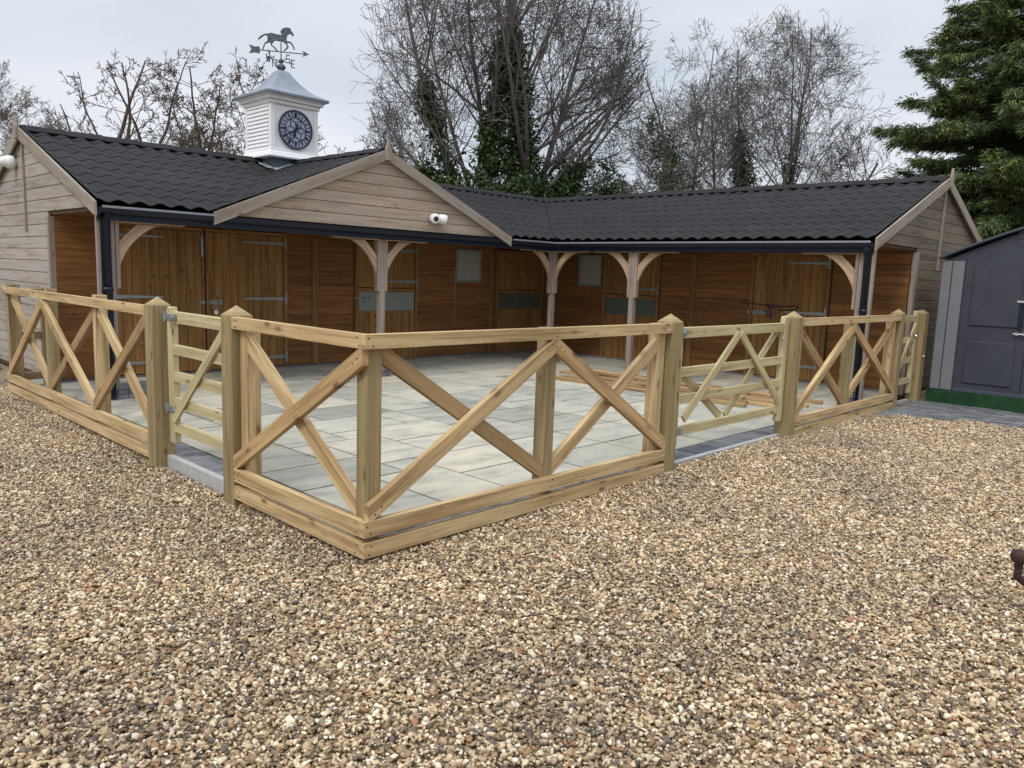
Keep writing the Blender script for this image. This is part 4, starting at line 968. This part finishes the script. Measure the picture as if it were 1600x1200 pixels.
# ------------------------------------------------------------------ loose lumber on the patio
LB = []
R2 = random.Random(21)
spec = []
for lay in range(3):
    for k in range((8, 4, 2)[lay]):
        x = 6.35+k*.155+R2.uniform(-.03, .05)+lay*.16; y0 = R2.uniform(.6, 1.35); y1 = R2.uniform(3.7, 4.5)
        if R2.random() < .3: y1 -= R2.uniform(.6, 1.6)
        spec.append((x, y0, x+R2.uniform(-.18, .22), y1, PZ+.0235+lay*.047))
ordn = ['nearest the courtyard', 'second from the courtyard', 'third from the courtyard', 'fourth from the courtyard', 'fifth from the courtyard', 'sixth from the courtyard', 'seventh from the courtyard', 'eighth from the courtyard', 'ninth, by the stable wall']
for i, (x0, y0, x1, y1, z) in enumerate(spec):
    k = MB(); k.beam((x0, y0, z), (x1, y1, z), R2.choice((.07, .09, .1, .12)), .044)
    mm = R2.choice(('lumber', 'pine', 'pine_dark', 'lumber')); o = k.build('plank', mm, None, .003)
    lay, j = (('bottom', i) if i < 8 else ('middle', i-8) if i < 12 else ('top', i-12))
    tag(o, '%s loose plank in the %s layer of the low pile, %s' % ({'lumber': 'tan', 'pine': 'pale', 'pine_dark': 'brown'}[mm], lay, ordn[j]), 'plank', 'loose planks piled on the patio')

# wire decoration on the right hand barn door
wd = thing('wire_decoration', 'dark wire hanging with a purple bow above the bolt of the right barn door', 'decoration', (DWX-.1, 2.35, 1.1))
b = MB(); xx = DWX-.07
b.tube([(xx, 2.86, 1.21), (xx, 2.40, 1.19), (xx, 2.28, 1.17), (xx, 1.95, 1.20), (xx, 1.90, 1.19), (xx, 1.98, 1.13), (xx, 2.22, 1.12)], .007, 6)
b.tube([(xx, 2.40, 1.19), (xx, 2.34, 1.06), (xx, 2.42, 1.0)], .007, 6); b.build('wire', 'wire', wd)
b = MB()
for (dy, dz, l, a) in ((.06, .05, .16, .7), (-.06, .05, .15, 2.3), (.05, -.05, .13, 3.9), (-.04, -.05, .12, 5.2), (.1, .0, .1, 0), (0, .08, .12, 1.5)):
    c = Vector((xx-.02, 2.33+dy*.5, 1.10+dz*.5)); d = Vector((0, math.cos(a), math.sin(a)))*l*.6
    b.prism([c, c+d+Vector((0, .02, .015)), c+d*1.1, c+d+Vector((0, -.02, -.02))], (-1, 0, 0), .01)
b.build('bow', 'purple', wd)

# rusty iron stand at the right edge of the yard
ix, iy = 1.885, -2.585
ri_ = thing('iron_stand', 'dark rusty iron bracket with ball knob standing on the gravel at the right edge', 'iron stand', (ix, iy, 0))
b = MB(); q = Vector((.6975, -.7159, 0))
c = Vector((ix, iy, 0))
b.lathe(c+Vector((0, 0, .235)), [(.014, 0), (.020, .012), (.019, .03), (.034, .045), (.040, .066), (.034, .088), (.012, .098), (.001, .099)], 16); b.build('knob', 'rust', ri_, 0, True)
b = MB(); b.tube([c+Vector((0, 0, .245)), c+Vector((0, 0, .20)), c+q*.05+Vector((0, 0, .17)), c+q*.10+Vector((0, 0, .15)), c+q*.12+Vector((0, 0, .10)), c+q*.13+Vector((0, 0, -.02))], [.018, .018, .022, .024, .024, .03], 10); b.build('bracket', 'rust', ri_, 0, True)
b = MB(); b.box(ix+q.x*.13-.02, ix+q.x*.13+.2, iy+q.y*.13-.02-.2, iy+q.y*.13+.02, -.03, .05); b.build('foot', 'rust', ri_, .006)

# ------------------------------------------------------------------ trees
def tubes_mesh(branches, name, m, par):
    """branches: list of (pts (n,3), radii, sides)"""
    Vs = []; Fs = []; base = 0
    for P, r, k in branches:
        P = np.asarray(P); n = len(P); d = np.gradient(P, axis=0); d /= np.linalg.norm(d, axis=1)[:, None]+1e-9
        ref = np.array([.31, .21, .93]); a = np.cross(d, ref); a /= np.linalg.norm(a, axis=1)[:, None]+1e-9; b_ = np.cross(d, a)
        an = np.arange(k)*2*pi/k
        V = P[:, None, :]+(a[:, None, :]*np.cos(an)[None, :, None]+b_[:, None, :]*np.sin(an)[None, :, None])*np.asarray(r)[:, None, None]
        Vs.append(V.reshape(-1, 3)); i = np.arange(n-1)[:, None]*k; j = np.arange(k)[None, :]; j2 = (j+1) % k
        Fs.append(np.stack([i+j, i+j2, i+k+j2, i+k+j], -1).reshape(-1, 4)+base); base += n*k
    V = np.concatenate(Vs); F = np.concatenate(Fs)
    o = fastmesh(name, V, F, 4, m, par); o.data.polygons.foreach_set('use_smooth', [True]*len(F)); return o
def grow(rg, p, d, Ln, r, lv, out_, cfg):
    n = max(4, int(Ln/.28)) if lv < 3 else 4; cr = cfg.get('crown'); lim = rg.uniform(.86, 1.12)
    P = [p]; R_ = [r]; st = Ln/n; q = np.array(p, float); dd = np.array(d, float)
    for i in range(n):
        dd = dd+rg.normal(size=3)*cfg['wob']*(cfg.get('w0', .7)+.4*lv)+np.array([0, 0, cfg['up'][min(lv, 4)]]); dd /= np.linalg.norm(dd)
        q = q+dd*st
        if cr is not None and i >= 1 and (((q-cr[0])/cr[1])**2).sum() > lim**2 and q[2] > cr[0][2]-cr[1][2]*.5: n = i; break
        P.append(q.copy()); R_.append(max(cfg['rmin'], r*(1-.85*((i+1)/n)**.8)))
    if lv == 0 or n >= 2: out_.append((np.array(P), R_, 6 if lv < 2 else 3))
    if n < 2: return
    if lv >= cfg['lv']: return
    nc = cfg['nc'][lv]; nc = int(nc*rg.uniform(.8, 1.2)+.5)
    for c in range(nc):
        if n < 2: break
        t = rg.uniform(cfg['t0'], 1.) if lv else rg.uniform(cfg['t00'], 1.); t = min(t, .999)*n; i = int(t); f = t-i; b0 = P[i]*(1-f)+P[i+1]*f
        ax = P[i+1]-P[i]; ax /= np.linalg.norm(ax); s = rg.normal(size=3); s -= ax*(s@ax); s /= np.linalg.norm(s)
        an = math.radians(rg.uniform(*cfg['ang'])); nd = ax*math.cos(an)+s*math.sin(an)
        grow(rg, b0, nd, Ln*rg.uniform(*cfg['len'])*(1.2-(.85 if lv == 0 else .5)*t/n), max(cfg['rmin'], R_[i]*.42), lv+1, out_, cfg)
def leaves(name, m, par, C, size, rg, droop=0, flat=False):
    """C (n,3) leaf centres -> little quads facing anywhere"""
    n = len(C); a = rg.normal(size=(n, 3)); a /= np.linalg.norm(a, axis=1)[:, None]; b_ = rg.normal(size=(n, 3)); b_ -= a*(a*b_).sum(1)[:, None]; b_ /= np.linalg.norm(b_, axis=1)[:, None]
    s = rg.uniform(.6, 1.3, size=(n, 1))*size
    V = np.stack([C-a*s, C+b_*s*.6, C+a*s, C-b_*s*.6], 1).reshape(-1, 3); F = np.arange(4*n).reshape(-1, 4)
    return fastmesh(name, V, F, 4, m, par)
def ivy_on(rg, path, rad, n, jit=.6):
    path = np.array(path, float); t = rg.uniform(0, len(path)-1.001, n); i = t.astype(int); f = (t-i)[:, None]
    c = path[i]*(1-f)+path[i+1]*f; rr_ = np.interp(t, np.arange(len(path)), rad)
    K = max(20, n//55); tk_ = rg.uniform(0, len(path)-1.001, K); ik = tk_.astype(int); fk = (tk_-ik)[:, None]
    ck = path[ik]*(1-fk)+path[ik+1]*fk; rk = np.interp(tk_, np.arange(len(path)), rad); ak = rg.uniform(0, 2*pi, K); qk = rk*rg.uniform(.1, 1.15, K)*np.where(rg.random(K) < .15, 1.5, 1)
    ck = ck+np.stack([np.cos(ak)*qk, np.sin(ak)*qk, rg.normal(size=K)*.1], 1); sk = rg.uniform(.07, .2, K)
    j = rg.integers(0, K, n)
    return ck[j]+rg.normal(size=(n, 3))*sk[j][:, None]*np.array([1, 1, 1.25])
ASH = dict(wob=.065, w0=.45, up=(.0, .03, .035, .03, .03), lv=4, nc=(19, 8, 5, 3), t0=.2, t00=.25, ang=(30, 66), len=(.40, .62), rmin=.0062)
CR1 = (np.array([13.5, 12.6, 6.8]), np.array([4.0, 4.0, 4.8])); CR2 = (np.array([25.0, 10.2, 6.9]), np.array([4.2, 4.2, 3.9])); CR3 = (np.array([21.1, 11.4, 6.6]), np.array([2.0, 2.0, 3.2]))
def bare_tree(label, base, stems, seed, cfg, ivy=(), follow=(), group='bare winter trees behind the stables', barkm='bark', cat='tree', name='bare_tree', ivyn=9000, ivysz=.06):
    rg = np.random.default_rng(seed); root = thing(name, label, cat, base, group); tr = []; br = []
    for (p0, p1, r0, frac) in stems:
        p0 = np.array(p0, float); p1 = np.array(p1, float); d = p1-p0; Ln = np.linalg.norm(d); d /= Ln
        out_ = []; c2 = dict(cfg); c2['t00'] = frac
        grow(rg, p0, d, Ln, r0*.62, 0, out_, c2); tr.append((out_[0][0], out_[0][1], 8)); br += out_[1:]
    tubes_mesh(tr, 'trunk', barkm, root); tubes_mesh(br, 'branches', barkm, root)
    ivy = list(ivy)
    for (si, ztop, ra, rb_, n_) in follow:      # stem index, top of ivy, radii, leaves
        P_ = tr[si][0]; P_ = P_[P_[:, 2] < ztop]; ivy.append((P_, list(np.linspace(ra, rb_, len(P_))), n_))
    if ivy:
        C = np.concatenate([ivy_on(rg, p_, r_, int(n_)) for p_, r_, n_ in ivy]); leaves('ivy', 'ivy', root, C, ivysz, rg)
    return root
# two big ivy clad ashes behind the gablet
bare_tree('tall bare ash with ivy clad twin stems, just right of the gablet peak', (13.3, 13.0, 0),
    [((13.3, 13., 0), (13.0, 13.7, 12.5), .34, .25), ((12.9, 13.3, 0), (11.9, 14.6, 10.5), .24, .22), ((13.3, 13.1, 4), (13.7, 13.3, 12.5), .14, .2), ((12.8, 13.3, 3), (10.2, 15.4, 7.0), .12, .2), ((13., 13.2, 3.5), (11.0, 14.9, 9.2), .12, .2)], 5, dict(ASH, crown=CR1),
    follow=[(0, 7.9, .55, .12, 12000), (1, 6.9, .45, .10, 7500), (3, 4.6, .35, .08, 2500)])
bare_tree('tall bare ash with the thickest ivy clad trunk, behind the roof valley', (14.5, 12.1, 0),
    [((14.5, 12.1, 0), (14.8, 12.5, 12.5), .42, .25), ((14.5, 12.1, 4), (16.3, 11.2, 10.5), .16, .2), ((14.6, 12., 3), (16.9, 10.5, 7.8), .12, .25), ((14.7, 12.0, 3), (17.4, 9.8, 6.2), .10, .2)], 8, dict(ASH, crown=CR1),
    follow=[(0, 8.4, .68, .12, 17000), (2, 4.8, .45, .1, 4000)])
# ivy thicket at the foot of the ashes
rg = np.random.default_rng(77)
tk = thing('ivy_thicket', 'dark green ivy thicket with tangled twigs at the foot of the tall ashes', 'thicket', (13.8, 12.3, 0))
C = np.concatenate([np.repeat(np.array([x, y, z])+rg.normal(size=(n//60, 3))*np.array(s)*1.05, 60, axis=0)+rg.normal(size=(n//60*60, 3))*.13 for x, y, z, s, n in ((12.4, 12.9, 2.9, (.45, .4, .5), 9000), (13.4, 12.3, 2.9, (.55, .4, .55), 11000), (14.4, 11.6, 2.9, (.55, .4, .5), 11000), (15.4, 10.9, 2.9, (.5, .4, .45), 7000), (16.0, 10.7, 3.6, (.2, .2, .5), 1500))])
leaves('ivy', 'ivy', tk, C, .06, rg)
tw_ = dict(ASH); tw_.update(lv=3, nc=(9, 6, 5), wob=.11, up=(.03, -.02, -.03, 0, 0), ang=(25, 80), rmin=.008)
out_ = []
for i in range(12):
    x = rg.uniform(12.2, 17.2); y = 25.6-x+rg.normal()*.4-.6; grow(rg, (x, y, rg.uniform(.5, 2.)), (rg.normal()*.3, rg.normal()*.3, 1), rg.uniform(1.8, 3.2), .035, 0, out_, tw_)
tubes_mesh(out_, 'twigs', 'bark3', tk)
# middle group
bare_tree('slim bare tree with a bushy ivy head, middle of the right wing roof', (20.8, 11.3, 0),
    [((20.9, 11.2, 0), (20.8, 12.2, 9.2), .2, .3), ((20.9, 11.2, 2), (21.9, 10.6, 9.2), .14, .3), ((20.8, 11.3, 2), (20.0, 12.7, 7.2), .12, .3)], 15, dict(ASH, nc=(14, 7, 5, 3), crown=CR3),
    follow=[(0, 7.0, .45, .45, 8000), (2, 5.2, .5, .15, 3500), (1, 5.0, .3, .1, 1500)])
bare_tree('broad bare tree with a fine rounded crown and ivy on one stem, beside the conifer', (24.8, 10., 0),
    [((24.4, 10.3, 0), (24.0, 12.2, 9.7), .2, .3), ((24.6, 10.1, 0), (25.3, 10.5, 10.4), .22, .3), ((25.0, 9.7, 0), (26.7, 9.2, 9.9), .2, .25), ((25.4, 9.3, 0), (28.2, 7.3, 8.6), .18, .25), ((25.6, 9.1, 0), (28.9, 6.5, 6.4), .13, .3), ((23.8, 11, 0), (22.7, 12.6, 9.), .14, .3), ((25., 9.9, 1.5), (26.2, 10.0, 10.2), .14, .3)], 23, dict(ASH, nc=(15, 7, 5, 3), crown=CR2),
    follow=[(0, 6.9, .7, .10, 8500), (6, 6.3, .45, .08, 2500), (2, 5.2, .3, .06, 1500)])
# twiggy scrub between the trees
for (lab, xc, yc, w_, h_, sd_, n_) in (('tangled leafless scrub between the ivy clad ashes and the slim tree', 18.4, 11.6, 1.9, 4.1, 31, 22), ('low leafless scrub seen between the turret and the gablet peak', 11.2, 19.3, 2.4, 4.6, 33, 16)):
    rg = np.random.default_rng(sd_); tk = thing('scrub', lab, 'scrub', (xc, yc, 0), 'leafless scrub behind the stables'); out_ = []
    for i in range(n_):
        a = rg.uniform(-1, 1); grow(rg, (xc+a*w_*.7, yc-a*w_*.7+rg.normal()*.4, rg.uniform(0, 1)), (rg.normal()*.18, rg.normal()*.18, 1), rg.uniform(.65, 1)*h_, .05, 0, out_, dict(tw_, nc=(13, 6, 4), up=(.03, .02, 0, 0, 0), wob=.07))
    tubes_mesh(out_, 'twigs', 'bark3', tk)
# stag headed oaks on the left
OAK = dict(wob=.13, up=(.03, .03, .01, .01, 0), lv=3, nc=(7, 5, 5), t0=.25, t00=.3, ang=(28, 70), len=(.28, .48), rmin=.009)
OAK2 = dict(wob=.14, up=(.03, .02, .0, .0, 0), lv=4, nc=(13, 7, 6, 3), t0=.2, t00=.25, ang=(28, 80), len=(.32, .50), rmin=.008)
bare_tree('stag headed bare oak with dead antler like limbs, over the left end of the roof', (7.2, 24, 0),
    [((7.6, 24, 1), (6.6, 24.9, 8.2), .26, .45), ((7.7, 23.9, 2), (5.7, 25.9, 6.5), .2, .4), ((7.8, 23.8, 2), (7.6, 24, 7.8), .2, .5), ((7.8, 23.8, 3), (6.4, 25, 7.3), .12, .4), ((7.9, 23.8, 2), (6.9, 24.6, 8.3), .15, .5)], 41, OAK, barkm='bark2')
bare_tree('bare oak with a pale leaning stem, left of the turret', (8.6, 23, 0),
    [((8.6, 23, 1), (8.1, 23.4, 7.7), .2, .4), ((8.7, 23, 1.5), (8.9, 22.7, 7.5), .17, .4)], 43, OAK, barkm='bark2')
bare_tree('dense twiggy bare oak touching the left side of the turret', (10, 22.4, 0),
    [((9.7, 22.6, 1), (9.3, 22.9, 7.9), .2, .35), ((10, 22.4, 1), (10.1, 22.3, 8.0), .2, .3), ((10.2, 22.2, 1), (11.1, 21.6, 7.0), .17, .3), ((9.6, 22.6, 1), (9.2, 22.7, 6.6), .15, .3)], 45, OAK2, barkm='bark2')
bare_tree('faint bare tree at the far left edge behind the gable', (4.6, 27, 0),
    [((4.5, 27, 0), (4.4, 27.3, 6.4), .1, .4), ((4.9, 26.9, 0), (4.7, 26.9, 5.9), .09, .4), ((5.6, 26.4, 0), (5.5, 26.4, 5.4), .08, .4)], 47, dict(ASH, nc=(14, 6, 5, 3)), barkm='bark3')

# conifer on the right
def conifer():
    rg = np.random.default_rng(61); bx_, by_ = 24.9, 1.45
    root = thing('conifer', 'big dark spreading conifer rising behind the right gable and shed', 'tree', (bx_, by_, 0))
    H = 15.; br = [(np.array([[bx_, by_, z] for z in np.linspace(0, H, 12)]), list(np.linspace(.45, .05, 12)), 10)]
    tubes_mesh(br, 'trunk', 'bark2', root); boughs = []; C = []; D = []
    nb = 420
    for i in range(nb):
        z = 1.8+(H-2.3)*(i+rg.uniform())/nb; a = rg.uniform(0, 2*pi)
        Ln = 4.7*(1-(z/H)**2.6)*rg.uniform(.72, 1.12)+.3
        if z < 3: Ln *= .8
        n = 9; P = []; d = np.array([math.cos(a), math.sin(a), rg.uniform(.0, .75)]); q = np.array([bx_, by_, z]); 
        for k in range(n+1):
            P.append(q.copy()); d[2] += (-.07 if k < 6 else .05)+rg.normal()*.03; d[:2] += rg.normal(size=2)*.05; d /= np.linalg.norm(d); q = q+d*Ln/n
        P = np.array(P); boughs.append((P, list(np.linspace(.06, .012, n+1)), 4))
        ns = int(20+20*Ln)
        for s in range(ns):   # sprays
            t = rg.uniform(.22, 1)*n; t = min(t, n-.01); k = int(t); c = P[k]*(1-(t-k))+P[k+1]*(t-k); ax = P[k+1]-P[k]; ax /= np.linalg.norm(ax)
            sd2 = np.cross(ax, [0, 0, 1]); sd2 /= np.linalg.norm(sd2); sg_ = rg.choice([-1, 1]); an = rg.uniform(.1, 1.2)
            sd_v = ax*math.cos(an)+sd2*sg_*math.sin(an)+np.array([0, 0, rg.uniform(-.7, .25)]); sd_v /= np.linalg.norm(sd_v); sl_ = rg.uniform(.22, .62)*(1.15-.5*t/n)
            m = 32; u = rg.uniform(0, 1, m)[:, None]; c2 = c+sd_v*sl_*u+rg.normal(size=(m, 3))*.06
            dv = sd_v+rg.normal(size=(m, 3))*.38; dv[:, 2] -= .3; dv /= np.linalg.norm(dv, axis=1)[:, None]
            C.append(c2); D.append(dv)
    tubes_mesh(boughs, 'boughs', 'bark2', root)
    C = np.concatenate(C); D = np.concatenate(D); n = len(C); w_ = rg.normal(size=(n, 3)); w_ -= D*(w_*D).sum(1)[:, None]; w_ /= np.linalg.norm(w_, axis=1)[:, None]
    ln = rg.uniform(.06, .17, (n, 1)); wd_ = ln*.11
    V = np.stack([C-D*ln*.4, C+w_*wd_, C+D*ln, C-w_*wd_], 1).reshape(-1, 3); fastmesh('foliage', V, np.arange(4*n).reshape(-1, 4), 4, 'conifer', root)
conifer()
